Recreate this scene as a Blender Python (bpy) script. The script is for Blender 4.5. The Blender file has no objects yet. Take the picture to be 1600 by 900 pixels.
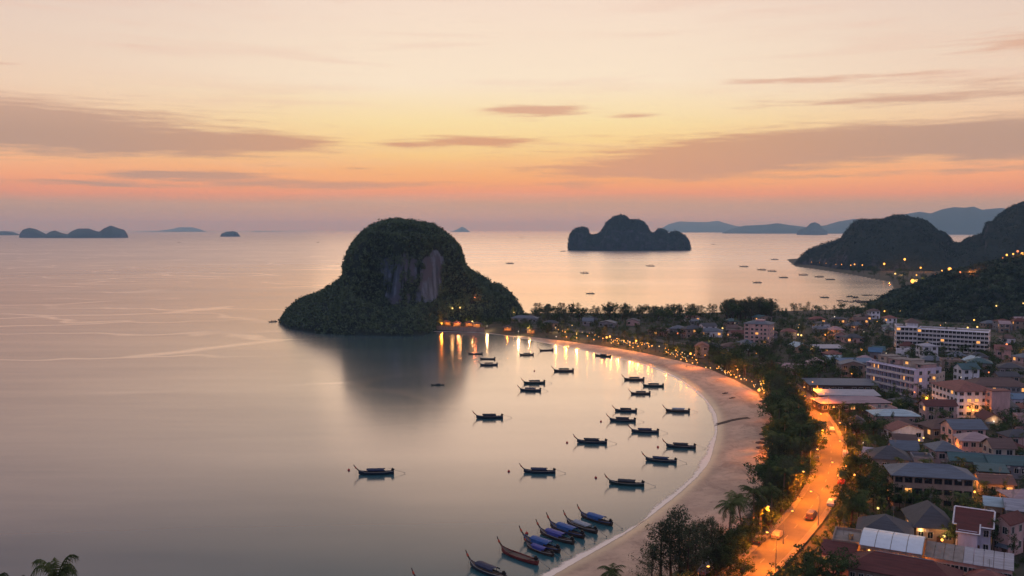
import bpy, bmesh, math, random
import numpy as np
from math import radians as R, tan, atan, sin, cos, pi

sc = bpy.context.scene
COL = sc.collection
rng = np.random.default_rng(7)
random.seed(7)

# ------------------------------------------------------------------ camera
F = 1400.0                       # focal length in photo pixels (1600 wide)
PITCH = atan((450 - 358.5) / F)
CAMZ = 75.0
cam = bpy.data.cameras.new('camera')
cam.sensor_width = 36.0
cam.lens = F / 1600 * 36
cam.clip_start = 0.5
cam.clip_end = 200000
camo = bpy.data.objects.new('camera', cam)
COL.objects.link(camo)
camo.location = (0, 0, CAMZ)
camo.rotation_euler = (pi / 2 - PITCH, 0, 0)
sc.camera = camo
_cp, _sp = cos(PITCH), sin(PITCH)


def ray(px, py):
    s = (px - 800) / F
    t = (450 - py) / F
    return s, _cp + t * _sp, -_sp + t * _cp


def at(px, py, z=0.0):
    """the place on level z that a surveyor standing at the viewpoint sights at px, py"""
    x, y, d = ray(px, py)
    k = (z - CAMZ) / d
    return x * k, y * k


def sight(px, py, D):
    x, y, d = ray(px, py)
    return x * D / y, CAMZ + D * d / y


# ------------------------------------------------------------------ render look
sc.view_settings.view_transform = 'Standard'
sc.view_settings.look = 'None'
sc.view_settings.exposure = 0.0
sc.view_settings.gamma = 1.0
cy = sc.cycles
cy.max_bounces = 5
cy.diffuse_bounces = 2
cy.glossy_bounces = 2
cy.transmission_bounces = 2
cy.volume_bounces = 1
cy.transparent_max_bounces = 4
cy.use_denoising = True
cy.sample_clamp_indirect = 4.0
cy.caustics_reflective = False
cy.caustics_refractive = False


def lin(c):
    return tuple(((v / 255) / 12.92 if v / 255 <= 0.04045 else ((v / 255 + 0.055) / 1.055) ** 2.4) for v in c)


# ------------------------------------------------------------------ small node language
class NT:
    def __init__(s, tree):
        s.t = tree
        s.t.nodes.clear()

    def n(s, typ, **kw):
        nd = s.t.nodes.new(typ)
        for k, v in kw.items():
            setattr(nd, k, v)
        return nd

    def put(s, sock, v):
        if isinstance(v, bpy.types.NodeSocket):
            s.t.links.new(v, sock)
        elif v is not None:
            if hasattr(sock.default_value, '__len__') and not hasattr(v, '__len__'):
                sock.default_value = [v] * len(sock.default_value)
            elif hasattr(sock.default_value, '__len__') and len(sock.default_value) == 4 and len(v) == 3:
                sock.default_value = (*v, 1)
            else:
                sock.default_value = v

    def m(s, op, a, b=None, c=None, clamp=False):
        nd = s.n('ShaderNodeMath', operation=op)
        nd.use_clamp = clamp
        s.put(nd.inputs[0], a)
        if b is not None: s.put(nd.inputs[1], b)
        if c is not None: s.put(nd.inputs[2], c)
        return nd.outputs[0]

    def mr(s, v, a, b, c=0.0, d=1.0, smooth=True):
        nd = s.n('ShaderNodeMapRange')
        nd.interpolation_type = 'SMOOTHSTEP' if smooth else 'LINEAR'
        s.put(nd.inputs[0], v)
        for i, q in enumerate((a, b, c, d)):
            s.put(nd.inputs[i + 1], q)
        return nd.outputs[0]

    def mix(s, f, a, b, blend='MIX'):
        nd = s.n('ShaderNodeMix', data_type='RGBA', blend_type=blend)
        s.put(nd.inputs[0], f)
        s.put(nd.inputs[6], a)
        s.put(nd.inputs[7], b)
        return nd.outputs[2]

    def xyz(s, x, y, z):
        nd = s.n('ShaderNodeCombineXYZ')
        for i, q in enumerate((x, y, z)):
            s.put(nd.inputs[i], q)
        return nd.outputs[0]

    def sep(s, v):
        nd = s.n('ShaderNodeSeparateXYZ')
        s.put(nd.inputs[0], v)
        return nd.outputs

    def noise(s, vec, scale, detail=3, rough=0.5, dist=0.0):
        nd = s.n('ShaderNodeTexNoise')
        s.put(nd.inputs['Vector'], vec)
        nd.inputs['Scale'].default_value = scale
        nd.inputs['Detail'].default_value = detail
        nd.inputs['Roughness'].default_value = rough
        nd.inputs['Distortion'].default_value = dist
        return nd.outputs[0]

    def ramp(s, v, stops, mode='LINEAR'):
        nd = s.n('ShaderNodeValToRGB')
        cr = nd.color_ramp
        cr.interpolation = mode
        while len(cr.elements) < len(stops):
            cr.elements.new(1)
        for e, (p, c) in zip(cr.elements, stops):
            e.position = p
            e.color = (*c, 1) if len(c) == 3 else c
        s.put(nd.inputs[0], v)
        return nd.outputs[0]


# ------------------------------------------------------------------ world: dusk sky
def make_world():
    w = bpy.data.worlds.new('World')
    sc.world = w
    w.use_nodes = True
    k = NT(w.node_tree)
    tc = k.n('ShaderNodeTexCoord')
    X, Y, Z = k.sep(tc.outputs['Generated'])
    E = k.m('MULTIPLY', k.m('ARCSINE', Z), 180 / pi)             # elevation, degrees
    A = k.m('MULTIPLY', k.m('ARCTAN2', X, Y), 180 / pi)          # azimuth from north
    # soft warp so that every band edge is uneven
    v1 = k.xyz(k.m('MULTIPLY', A, 0.045), k.m('MULTIPLY', E, 0.30), 3.1)
    n1 = k.m('SUBTRACT', k.noise(v1, 1.0, 4, .5), 0.5)
    v2 = k.xyz(k.m('MULTIPLY', A, 0.16), k.m('MULTIPLY', E, 1.5), 9.0)
    n2 = k.m('SUBTRACT', k.noise(v2, 1.0, 5, .55), 0.5)
    v3 = k.xyz(k.m('MULTIPLY', A, 0.30), k.m('MULTIPLY', E, 4.2), 1.0)
    n3 = k.m('SUBTRACT', k.noise(v3, 1.0, 6, .6), 0.5)
    Ew = k.m('MULTIPLY_ADD', n1, 0.9, k.m('MULTIPLY_ADD', n2, 0.35, E))
    t = k.m('DIVIDE', k.m('ADD', Ew, 2.0), 92.0)

    def stops(l):
        return [((e + 2) / 92, lin(c)) for e, c in l]
    mid = k.ramp(t, stops([(-2, (206, 168, 134)), (0.2, (212, 172, 136)), (1.7, (208, 166, 130)), (2.35, (248, 162, 108)),
                           (3.0, (255, 178, 104)), (3.9, (255, 192, 118)), (5.0, (255, 216, 142)), (6.6, (255, 230, 170)),
                           (9.0, (254, 235, 208)), (14, (248, 225, 206)), (21, (236, 208, 190)), (34, (214, 190, 182)), (55, (182, 170, 178)), (90, (158, 158, 178))]))
    side = k.ramp(t, stops([(-2, (180, 152, 134)), (0.2, (186, 156, 134)), (1.5, (186, 156, 130)), (2.25, (232, 154, 112)),
                            (2.9, (250, 170, 116)), (4.2, (250, 190, 138)), (5.8, (243, 200, 164)), (8.0, (242, 212, 186)),
                            (11, (236, 212, 194)), (15, (226, 200, 190)), (21, (204, 182, 178)), (34, (184, 168, 172)), (55, (166, 160, 172)), (90, (158, 158, 178))]))
    back = k.ramp(t, stops([(-2, (146, 154, 192)), (2, (152, 158, 196)), (8, (174, 166, 200)), (16, (180, 172, 202)),
                            (30, (176, 174, 200)), (55, (166, 168, 192)), (90, (158, 158, 178))]))
    dA = k.m('ABSOLUTE', k.m('SUBTRACT', A, 0.5))
    base = k.mix(k.mr(dA, 5, 34), mid, side)
    base = k.mix(k.mr(dA, 42, 125), base, back)
    # cloud banks: (azimuth, elevation, half width, half height, weight)
    banks = [(-29.5, 5.85, 10.5, 1.25, 1.25), (-21.5, 5.0, 7.5, .55, .8), (-15.2, 5.35, 2.9, .34, 1.1), (-19.5, 3.25, 4.8, .24, 1.15),
             (-11.0, 2.85, 6.6, .22, 1.0), (-25, 2.7, 5, .14, .8), (-6.8, 5.35, 1.5, .2, .8), (-2.2, 5.6, 3.0, .33, 1.25), (1.5, 7.4, 2.6, .30, 1.4),
             (-10.2, 3.85, 1.4, .18, .6), (-29.5, 8.95, 1.6, .14, .6),
             (24.0, 5.15, 12.5, .84, 1.4), (9.0, 3.75, 6.5, .62, 1.2), (14.5, 4.5, 5.0, .6, .9), (33, 4.6, 8, .75, 1.0), (27, 3.3, 6, .16, .5),
             (24, 7.6, 8.0, .30, .85), (19.5, 8.95, 6.5, .2, .75), (30.2, 10.2, 3.2, .45, .95), (28, 8.4, 7, .3, .5), (8.0, 7.1, 1.8, .18, .6),
             (3.5, 2.75, 2.2, .2, .7), (45, 6.5, 10, 1.6, 1.2), (-45, 7.0, 9, 1.5, 1.2), (62, 10, 12, 2.5, 1.0), (-70, 9, 14, 3, 1.0)]
    Ec = k.m('MULTIPLY_ADD', n1, 0.8, k.m('MULTIPLY_ADD', n2, 0.5, E))
    Ac = k.m('MULTIPLY_ADD', n2, 3.0, A)
    tot = None
    for (a0, e0, sa, se, wt) in banks:
        da = k.m('DIVIDE', k.m('SUBTRACT', Ac, a0), sa)
        de = k.m('DIVIDE', k.m('SUBTRACT', Ec, e0), se)
        q = k.m('ADD', k.m('MULTIPLY', da, da), k.m('MULTIPLY', de, de))
        g = k.m('MULTIPLY', k.m('EXPONENT', k.m('MULTIPLY', q, -0.8)), wt)
        tot = g if tot is None else k.m('ADD', tot, g)
    dens = k.m('MULTIPLY_ADD', n3, 1.5, k.m('MULTIPLY_ADD', n2, 0.75, tot))
    mask = k.m('MULTIPLY', k.mr(dens, 0.14, 1.0), 0.92)
    # thin high streaks everywhere
    v4 = k.xyz(k.m('MULTIPLY', A, 0.05), k.m('MULTIPLY', E, 0.75), 5.5)
    n4 = k.noise(v4, 1.0, 5, .6, 0.4)
    veil = k.m('MULTIPLY', k.mr(n4, 0.50, 0.75), k.mr(E, 3, 10, 0.20, 0.42))
    ccol = k.mix(k.mr(dA, 2, 30), lin((222, 162, 120)), lin((186, 152, 132)))
    ccol = k.mix(k.mr(E, 5.0, 9.5), ccol, lin((226, 182, 156)))
    ccol = k.mix(k.mr(dA, 45, 110), ccol, lin((108, 112, 138)))
    out = k.mix(veil, base, k.mix(k.mr(dA, 45, 110), lin((236, 196, 176)), lin((120, 124, 148))))
    out = k.mix(mask, out, ccol)
    bg = k.n('ShaderNodeBackground')
    k.put(bg.inputs[0], out)
    bg.inputs[1].default_value = 1.0
    wo = k.n('ShaderNodeOutputWorld')
    k.t.links.new(bg.outputs[0], wo.inputs[0])
    w.cycles.sampling_method = 'MANUAL'
    w.cycles.sample_map_resolution = 1024


make_world()
# the sun has just gone behind the cloud on the horizon: a very weak, very soft lamp
sl = bpy.data.lights.new('sun', 'SUN')
sl.energy = 0.06
sl.angle = R(25)
sl.color = (1.0, 0.72, 0.5)
so = bpy.data.objects.new('sun', sl)
COL.objects.link(so)
so.rotation_euler = (R(83), 0, R(180))
so.location = (0, 0, 300)

# ------------------------------------------------------------------ object helpers
def tag(o, label=None, cat=None, group=None, kind=None):
    if label: o['label'] = label
    if cat: o['category'] = cat
    if group: o['group'] = group
    if kind: o['kind'] = kind
    return o


def link(o, parent=None):
    COL.objects.link(o)
    if parent is not None:
        o.parent = parent
    return o


def empty(name, loc, rz=0.0, label=None, cat=None, group=None, scale=None):
    o = bpy.data.objects.new(name, None)
    o.empty_display_size = 0.5
    o.location = loc
    o.rotation_euler = (0, 0, rz)
    if scale: o.scale = scale
    link(o)
    return tag(o, label, cat, group)


def fast_mesh(name, V, T, mats=None, smooth=False):
    """triangle mesh straight from arrays"""
    me = bpy.data.meshes.new(name)
    V = np.asarray(V, dtype=np.float32)
    T = np.asarray(T, dtype=np.int32)
    k = T.shape[1]
    me.vertices.add(len(V))
    me.vertices.foreach_set('co', V.ravel())
    me.loops.add(T.size)
    me.loops.foreach_set('vertex_index', T.ravel())
    me.polygons.add(len(T))
    me.polygons.foreach_set('loop_start', np.arange(0, T.size, k, dtype=np.int32))
    me.polygons.foreach_set('loop_total', np.full(len(T), k, dtype=np.int32))
    if smooth:
        me.polygons.foreach_set('use_smooth', np.ones(len(T), dtype=bool))
    me.update(calc_edges=True)
    for m_ in (mats or []):
        me.materials.append(m_)
    return me


class MB:
    """collects boxes, tubes and prisms into one mesh"""
    def __init__(s):
        s.v, s.f, s.mi = [], [], []

    def add(s, vs, fs, mi=0):
        b = len(s.v)
        s.v += [tuple(p) for p in vs]
        s.f += [tuple(b + i for i in f) for f in fs]
        s.mi += [mi] * len(fs)
        return s

    def box(s, x0, x1, y0, y1, z0, z1, mi=0, rz=0.0, c=(0, 0)):
        vs = [(x, y, z) for z in (z0, z1) for y in (y0, y1) for x in (x0, x1)]
        if rz:
            cs, sn = cos(rz), sin(rz)
            vs = [(c[0] + x * cs - y * sn, c[1] + x * sn + y * cs, z) for x, y, z in vs]
        return s.add(vs, [(0, 2, 3, 1), (4, 5, 7, 6), (0, 1, 5, 4), (2, 6, 7, 3), (0, 4, 6, 2), (1, 3, 7, 5)], mi)

    def tube(s, pts, rad, n=6, mi=0, cap=True):
        pts = [np.array(p, float) for p in pts]
        if not hasattr(rad, '__len__'):
            rad = [rad] * len(pts)
        rings = []
        for i, p in enumerate(pts):
            d = pts[min(i + 1, len(pts) - 1)] - pts[max(i - 1, 0)]
            d = d / (np.linalg.norm(d) + 1e-9)
            up = np.array((0, 0, 1.0)) if abs(d[2]) < .9 else np.array((1.0, 0, 0))
            a = np.cross(d, up); a /= np.linalg.norm(a)
            b = np.cross(a, d)
            rings.append([tuple(p + rad[i] * (a * cos(2 * pi * j / n) + b * sin(2 * pi * j / n))) for j in range(n)])
        vs = [q for r_ in rings for q in r_]
        fs = []
        for i in range(len(pts) - 1):
            for j in range(n):
                k = (j + 1) % n
                fs.append((i * n + j, i * n + k, (i + 1) * n + k, (i + 1) * n + j))
        if cap:
            fs.append(tuple(reversed(range(n))))
            fs.append(tuple((len(pts) - 1) * n + j for j in range(n)))
        return s.add(vs, fs, mi)

    def slab(s, a, b, c, d, th, mi=0):
        """quad a,b,c,d (upper side) with thickness th downwards"""
        P = [a, b, c, d] + [(p[0], p[1], p[2] - th) for p in (a, b, c, d)]
        return s.add(P, [(0, 1, 2, 3), (7, 6, 5, 4), (0, 4, 5, 1), (1, 5, 6, 2), (2, 6, 7, 3), (3, 7, 4, 0)], mi)

    def ball(s, c, r, n=8, m=5, mi=0, sz=1.0):
        vs, fs = [], []
        for i in range(m + 1):
            th = pi * i / m
            for j in range(n):
                ph = 2 * pi * j / n
                vs.append((c[0] + r * sin(th) * cos(ph), c[1] + r * sin(th) * sin(ph), c[2] + r * sz * cos(th)))
        for i in range(m):
            for j in range(n):
                k = (j + 1) % n
                fs.append((i * n + j, (i + 1) * n + j, (i + 1) * n + k, i * n + k))
        return s.add(vs, fs, mi)

    def mesh(s, name, mats, smooth=False):
        me = bpy.data.meshes.new(name)
        me.from_pydata(s.v, [], s.f)
        for m_ in (mats if isinstance(mats, (list, tuple)) else [mats]):
            me.materials.append(m_)
        if max(s.mi, default=0) > 0:
            me.polygons.foreach_set('material_index', s.mi)
        if smooth:
            me.polygons.foreach_set('use_smooth', [True] * len(s.f))
        me.update()
        return me

    def build(s, name, mats, parent=None, smooth=False):
        return link(bpy.data.objects.new(name, s.mesh(name, mats, smooth)), parent)


def inst(name, me, parent=None, loc=None, rz=0.0, sc_=None):
    o = bpy.data.objects.new(name, me)
    if loc is not None: o.location = loc
    if rz: o.rotation_euler = (0, 0, rz)
    if sc_ is not None: o.scale = sc_ if hasattr(sc_, '__len__') else (sc_,) * 3
    return link(o, parent)


KIDS = {}


def copy_tree(o, parent=None):
    """a thing with copies of its parts and sub-parts"""
    c = o.copy()
    COL.objects.link(c)
    if parent is not None:
        c.parent = parent
    for ch in list(o.children):
        copy_tree(ch, c)
    return c


# ------------------------------------------------------------------ materials
MATS = {}


def pmat(name, col, rough=0.8, var=0.18, scale=1.5, bump=0.0, bscale=None, metal=0.0, spec=0.4, col2=None, coord='Object', emit=None, estr=0.0, stretch=None):
    m_ = bpy.data.materials.new(name)
    m_.use_nodes = True
    k = NT(m_.node_tree)
    tc = k.n('ShaderNodeTexCoord')
    vec = tc.outputs[coord]
    if stretch:
        mp = k.n('ShaderNodeMapping')
        k.put(mp.inputs[0], vec)
        mp.inputs[3].default_value = stretch
        vec = mp.outputs[0]
    n = k.noise(vec, scale, 5, .6)
    big = k.noise(vec, scale * .17, 2, .5)
    f = k.m('ADD', k.m('MULTIPLY', n, .7), k.m('MULTIPLY', big, .3))
    c = lin(col) if max(col) > 1.5 else col
    if col2 is None:
        lo = tuple(v * (1 - var) for v in c)
        hi = tuple(min(1, v * (1 + var)) for v in c)
    else:
        lo, hi = c, (lin(col2) if max(col2) > 1.5 else col2)
    base = k.mix(k.mr(f, .32, .68), lo, hi)
    p = k.n('ShaderNodeBsdfPrincipled')
    k.put(p.inputs['Base Color'], base)
    k.put(p.inputs['Roughness'], k.m('MULTIPLY_ADD', n, .2, rough - .1, clamp=True))
    p.inputs['Metallic'].default_value = metal
    p.inputs['Specular IOR Level'].default_value = spec
    if bump:
        b = k.n('ShaderNodeBump')
        b.inputs['Strength'].default_value = bump
        b.inputs['Distance'].default_value = .1
        k.put(b.inputs['Height'], k.noise(vec, bscale or scale * 4, 4, .6))
        k.t.links.new(b.outputs[0], p.inputs['Normal'])
    if emit:
        k.put(p.inputs['Emission Color'], emit)
        p.inputs['Emission Strength'].default_value = estr
    o = k.n('ShaderNodeOutputMaterial')
    k.t.links.new(p.outputs[0], o.inputs[0])
    m_.diffuse_color = (*[float(x) for x in c], 1)
    MATS[name] = m_
    return m_


def emat(name, col, strength, sampling='NONE'):
    m_ = bpy.data.materials.new(name)
    m_.use_nodes = True
    k = NT(m_.node_tree)
    e = k.n('ShaderNodeEmission')
    k.put(e.inputs[0], col)
    e.inputs[1].default_value = strength
    o = k.n('ShaderNodeOutputMaterial')
    k.t.links.new(e.outputs[0], o.inputs[0])
    m_.cycles.emission_sampling = sampling
    MATS[name] = m_
    return m_


SODIUM = (1.0, 0.30, 0.03)
WARM = (1.0, 0.55, 0.18)
# ------------------------------------------------------------------ coastline and terrain
def chain(pts, z=0.0):
    return [at(x, y, z) for x, y in pts]


bay = [(560, 1130), (700, 1010), (790, 945), (862, 898), (930, 861), (985, 829), (1030, 796), (1070, 763), (1098, 733), (1115, 700), (1120, 668),
       (1117, 645), (1101, 621), (1070, 597), (1030, 577), (990, 565), (945, 555), (900, 545), (850, 535), (790, 524), (740, 519), (690, 518), (640, 517), (600, 514)]
far_shore = [(600, 500), (700, 492), (822, 490), (860, 489), (930, 490), (1000, 490), (1100, 489), (1200, 487), (1290, 484), (1345, 481), (1376, 476),
             (1388, 462), (1396, 450), (1392, 441), (1370, 437), (1345, 432), (1310, 426), (1270, 420), (1243, 416.5)]
coast = chain(bay) + chain(far_shore) + [(690, 2250), (1000, 2650), (3600, 2800), (3600, -300), (0, -300)]
coast = np.array(coast)


def smooth_poly(P, i0, i1, n=4):
    """Catmull-Rom through the first part of the coast so that the bay is a smooth arc"""
    out = []
    for i in range(len(P)):
        p1, p2 = P[i], P[(i + 1) % len(P)]
        if i0 <= i < i1:
            p0, p3 = P[i - 1] if i > 0 else P[i], P[(i + 2) % len(P)]
            for j in range(n):
                t = j / n
                out.append(.5 * ((2 * p1) + (-p0 + p2) * t + (2 * p0 - 5 * p1 + 4 * p2 - p3) * t * t + (-p0 + 3 * p1 - 3 * p2 + p3) * t ** 3))
        else:
            out.append(p1)
    return np.array(out)


coast = smooth_poly(coast, 0, len(bay) - 2)


def sdist(P, poly):
    """signed distance (positive inside) of points P (n,2) to polygon"""
    P = np.asarray(P, float).reshape(-1, 2)
    d = np.full(len(P), 1e9)
    ins = np.zeros(len(P), bool)
    Q = np.roll(poly, -1, 0)
    for a, b in zip(poly, Q):
        ab = b - a
        t = np.clip(((P - a) @ ab) / (ab @ ab + 1e-9), 0, 1)
        d = np.minimum(d, np.hypot(*(P - a - t[:, None] * ab).T))
        c = (a[1] > P[:, 1]) != (b[1] > P[:, 1])
        xx = (b[0] - a[0]) * (P[:, 1] - a[1]) / (b[1] - a[1] + 1e-12) + a[0]
        ins ^= c & (P[:, 0] < xx)
    return np.where(ins, d, -d)


def pdist(P, line):
    """distance of points to an open polyline"""
    P = np.asarray(P, float).reshape(-1, 2)
    line = np.asarray(line, float)
    d = np.full(len(P), 1e9)
    for a, b in zip(line[:-1], line[1:]):
        ab = b - a
        t = np.clip(((P - a) @ ab) / (ab @ ab + 1e-9), 0, 1)
        d = np.minimum(d, np.hypot(*(P - a - t[:, None] * ab).T))
    return d


# seaward edge of the planting: sand ends here
veg_px = [(640, 511), (700, 514), (760, 516), (820, 521), (880, 529), (940, 538), (1000, 548), (1060, 561), (1110, 575), (1150, 592), (1182, 610),
          (1204, 634), (1216, 664), (1213, 700), (1203, 738), (1188, 775), (1160, 812), (1120, 845), (1060, 885), (980, 940), (880, 1010), (760, 1100)]
veg = np.array(chain(veg_px, 2.6))
land_poly = np.array(list(veg[::-1]) + [tuple(at(600, 500))] + chain([(822, 490), (1100, 489), (1290, 484), (1376, 476), (1388, 462), (1396, 450), (1392, 441), (1370, 437), (1345, 432), (1310, 426), (1270, 420), (1243, 416.5)]) + [(690, 2250), (1000, 2650), (2500, 2500), (3000, -300), (0, -200)])


def vnoise(x, y, s, seed=0):
    """cheap smooth value noise"""
    x = np.asarray(x) / s; y = np.asarray(y) / s
    xi, yi = np.floor(x), np.floor(y)
    fx, fy = x - xi, y - yi
    fx = fx * fx * (3 - 2 * fx); fy = fy * fy * (3 - 2 * fy)

    def h(a, b):
        v = np.sin(a * 127.1 + b * 311.7 + seed * 74.7) * 43758.5453
        return v - np.floor(v)
    return (h(xi, yi) * (1 - fx) * (1 - fy) + h(xi + 1, yi) * fx * (1 - fy) + h(xi, yi + 1) * (1 - fx) * fy + h(xi + 1, yi + 1) * fx * fy) * 2 - 1


def fbm(x, y, s, seed=0, o=4):
    t, a = 0, 1.0
    for i in range(o):
        t = t + a * vnoise(x, y, s / 2 ** i, seed + i)
        a *= .5
    return t


def zland(P):
    P = np.asarray(P, float).reshape(-1, 2)
    d = sdist(P, coast)
    z = np.where(d < 0, np.maximum(d * .06, -0.9), 2.6 * (1 - np.exp(-np.maximum(d, 0) / 17.0)))
    z += np.where(d > 12, 0.12 * fbm(P[:, 0], P[:, 1], 22, 3, 3) * np.clip((d - 12) / 10, 0, 1), 0)
    return z


def gz(x, y):
    return float(zland([(x, y)])[0])


# ---- ground material: sand, wet sand near the waterline, turf and soil inland
def ground_material():
    m_ = bpy.data.materials.new('ground')
    m_.use_nodes = True
    k = NT(m_.node_tree)
    ge = k.n('ShaderNodeNewGeometry')
    pos = ge.outputs['Position']
    x, y, z = k.sep(pos)
    at_ = k.n('ShaderNodeAttribute', attribute_name='turf')
    turf = at_.outputs['Fac']
    n1 = k.noise(pos, .09, 4, .6)
    n2 = k.noise(pos, .5, 5, .65)
    n3 = k.noise(pos, 3.0, 4, .7)
    sand = k.mix(k.mr(n1, .35, .65), lin((178, 152, 132)), lin((204, 176, 152)))
    sand = k.mix(k.m('MULTIPLY', k.mr(n2, .5, .72), .45), sand, lin((128, 104, 96)))
    # tide lines: weed and shells left at some levels
    tl = k.m('MULTIPLY', k.mr(k.m('ABSOLUTE', k.m('SUBTRACT', k.m('MULTIPLY_ADD', n2, .35, z), 1.75)), 0, .12, 1, 0), k.mr(n3, .45, .7))
    sand = k.mix(k.m('MULTIPLY', tl, .6), sand, lin((92, 74, 66)))
    wet = k.m('MULTIPLY', k.mr(k.m('MULTIPLY_ADD', n1, .25, z), .25, 1.05, 1, 0), k.m('SUBTRACT', 1, turf, clamp=True))
    sand = k.mix(k.m('MULTIPLY', wet, .6), sand, lin((112, 88, 78)))
    soil = k.mix(k.mr(n1, .4, .6), lin((44, 48, 38)), lin((68, 64, 54)))
    soil = k.mix(k.mr(n2, .45, .7), soil, lin((44, 54, 36)))
    n4 = k.noise(k.xyz(k.m('MULTIPLY', x, .10), k.m('MULTIPLY', y, .035), 0), 1.0, 5, .65, 1.5)
    sand = k.mix(k.m('MULTIPLY', k.mr(n4, .52, .64), .40), sand, lin((126, 104, 92)))
    c = k.mix(k.mr(k.m('MULTIPLY_ADD', n2, .4, turf), .5, .8), sand, soil)
    p = k.n('ShaderNodeBsdfPrincipled')
    k.put(p.inputs['Base Color'], c)
    k.put(p.inputs['Roughness'], k.m('MULTIPLY_ADD', wet, -.6, .9))
    b = k.n('ShaderNodeBump')
    b.inputs['Strength'].default_value = .5
    b.inputs['Distance'].default_value = .25
    k.put(b.inputs['Height'], k.m('MULTIPLY', n3, k.m('SUBTRACT', 1, wet)))
    k.t.links.new(b.outputs[0], p.inputs['Normal'])
    o = k.n('ShaderNodeOutputMaterial')
    k.t.links.new(p.outputs[0], o.inputs[0])
    return m_


def make_land():
    ys = np.concatenate([np.geomspace(120, 420, 200), np.geomspace(423, 1000, 150), np.geomspace(1012, 2900, 60)])
    ts = np.linspace(-.16, .92, 460)
    # fan-shaped sheet: squares stay of similar shape near and far
    Yg, Tg = np.meshgrid(ys, ts, indexing='ij')
    Xg = Yg * Tg
    P = np.stack([Xg.ravel(), Yg.ravel()], 1)
    z = zland(P)
    turf = np.clip((sdist(P, land_poly) + 2) / 4, 0, 1)
    ny, nx = Yg.shape
    idx = np.arange(ny * nx).reshape(ny, nx)
    Q = np.stack([idx[:-1, :-1], idx[:-1, 1:], idx[1:, 1:], idx[1:, :-1]], -1).reshape(-1, 4)
    keep = (z[Q].max(1) > -.85)
    me = fast_mesh('ground', np.column_stack([P, z]), Q[keep], [ground_material()], True)
    a = me.attributes.new('turf', 'FLOAT', 'POINT')
    a.data.foreach_set('value', turf.astype(np.float32))
    o = inst('ground', me)
    tag(o, 'pale sandy beach arc and dark ground of the town behind it', kind='structure')


make_land()


# ---- sea
def sea_material():
    m_ = bpy.data.materials.new('sea_water')
    m_.use_nodes = True
    k = NT(m_.node_tree)
    ge = k.n('ShaderNodeNewGeometry')
    pos = ge.outputs['Position']
    x, y, z = k.sep(pos)
    lw = k.n('ShaderNodeLayerWeight')
    lw.inputs[0].default_value = .5
    face = lw.outputs['Facing']
    # slicks: thin smoother or rougher streaks drifting on the surface
    warp = k.noise(pos, .006, 3, .5)
    wv = k.xyz(k.m('MULTIPLY_ADD', warp, 90, k.m('MULTIPLY', x, .45)), k.m('MULTIPLY_ADD', warp, 160, y), 0)
    vo = k.n('ShaderNodeTexVoronoi', feature='DISTANCE_TO_EDGE')
    k.put(vo.inputs['Vector'], wv)
    vo.inputs['Scale'].default_value = .0115
    line = k.mr(vo.outputs['Distance'], 0, .055, 1, 0)
    line = k.m('MULTIPLY', line, k.mr(k.noise(pos, .0045, 2, .5), .44, .58))
    line = k.m('MULTIPLY', line, k.m('MULTIPLY', k.mr(x, -60, -10, 1, 0), k.mr(y, 330, 440, 0, 1)))
    band = k.noise(k.xyz(k.m('MULTIPLY', x, .004), k.m('MULTIPLY', y, .016), 0), 1.0, 5, .6)
    band2 = k.noise(k.xyz(k.m('MULTIPLY', x, .0007), k.m('MULTIPLY', y, .0028), 7), 1.0, 5, .65)
    fac = k.ramp(face, [(0, (.05,) * 3), (.62, (.10,) * 3), (.70, (.28,) * 3), (.76, (.49,) * 3), (.82, (.64,) * 3), (.88, (.77,) * 3), (.94, (.88,) * 3), (1, (.95,) * 3)])
    # the open water west of the bay is ruffled by the breeze, the bay itself is glassy; reflected light is also painted dimmer towards the left
    open_ = k.mr(k.m('DIVIDE', k.m('MULTIPLY_ADD', band, 60, x), k.m('MULTIPLY_ADD', y, 1.0, 60)), -.62, .05, 1, 0)
    fac = k.m('MULTIPLY', fac, k.m('MULTIPLY_ADD', open_, -.36, 1))
    band3 = k.noise(k.xyz(k.m('MULTIPLY', x, .006), k.m('MULTIPLY', y, .05), 3), 1.0, 6, .65, .6)
    fac = k.m('ADD', fac, k.m('MULTIPLY', k.m('SUBTRACT', band3, .5), k.m('MULTIPLY', open_, .20)))
    fac = k.m('ADD', fac, k.m('ADD', k.m('MULTIPLY', k.m('SUBTRACT', band, .5), .12), k.m('MULTIPLY', k.m('SUBTRACT', band2, .5), .22)))
    fac = k.m('ADD', fac, k.m('MULTIPLY', line, .2), clamp=True)
    fac = k.m('MULTIPLY', fac, k.mr(y, 1500, 9000, 1, .78))
    rough = k.m('ADD', k.m('ADD', k.m('MULTIPLY_ADD', open_, .07, .165), k.mr(y, 750, 2600, 0, .10)), k.m('MULTIPLY', k.m('ABSOLUTE', k.m('SUBTRACT', band2, .5)), .25))
    gl = k.n('ShaderNodeBsdfGlossy')
    gl.inputs['Color'].default_value = (1.0, .92, .87, 1)
    k.put(gl.inputs['Roughness'], rough)
    df = k.n('ShaderNodeBsdfDiffuse')
    k.put(df.inputs['Color'], k.mix(open_, (.030, .112, .136), (.062, .096, .142)))
    bp = k.n('ShaderNodeBump')
    bp.inputs['Strength'].default_value = .35
    bp.inputs['Distance'].default_value = .05
    k.put(bp.inputs['Height'], k.noise(k.xyz(k.m('MULTIPLY', x, .35), y, 0), .35, 3, .6))
    k.t.links.new(bp.outputs[0], gl.inputs['Normal'])
    mx = k.n('ShaderNodeMixShader')
    k.put(mx.inputs[0], fac)
    k.t.links.new(df.outputs[0], mx.inputs[1])
    k.t.links.new(gl.outputs[0], mx.inputs[2])
    o = k.n('ShaderNodeOutputMaterial')
    k.t.links.new(mx.outputs[0], o.inputs[0])
    return m_


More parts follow.
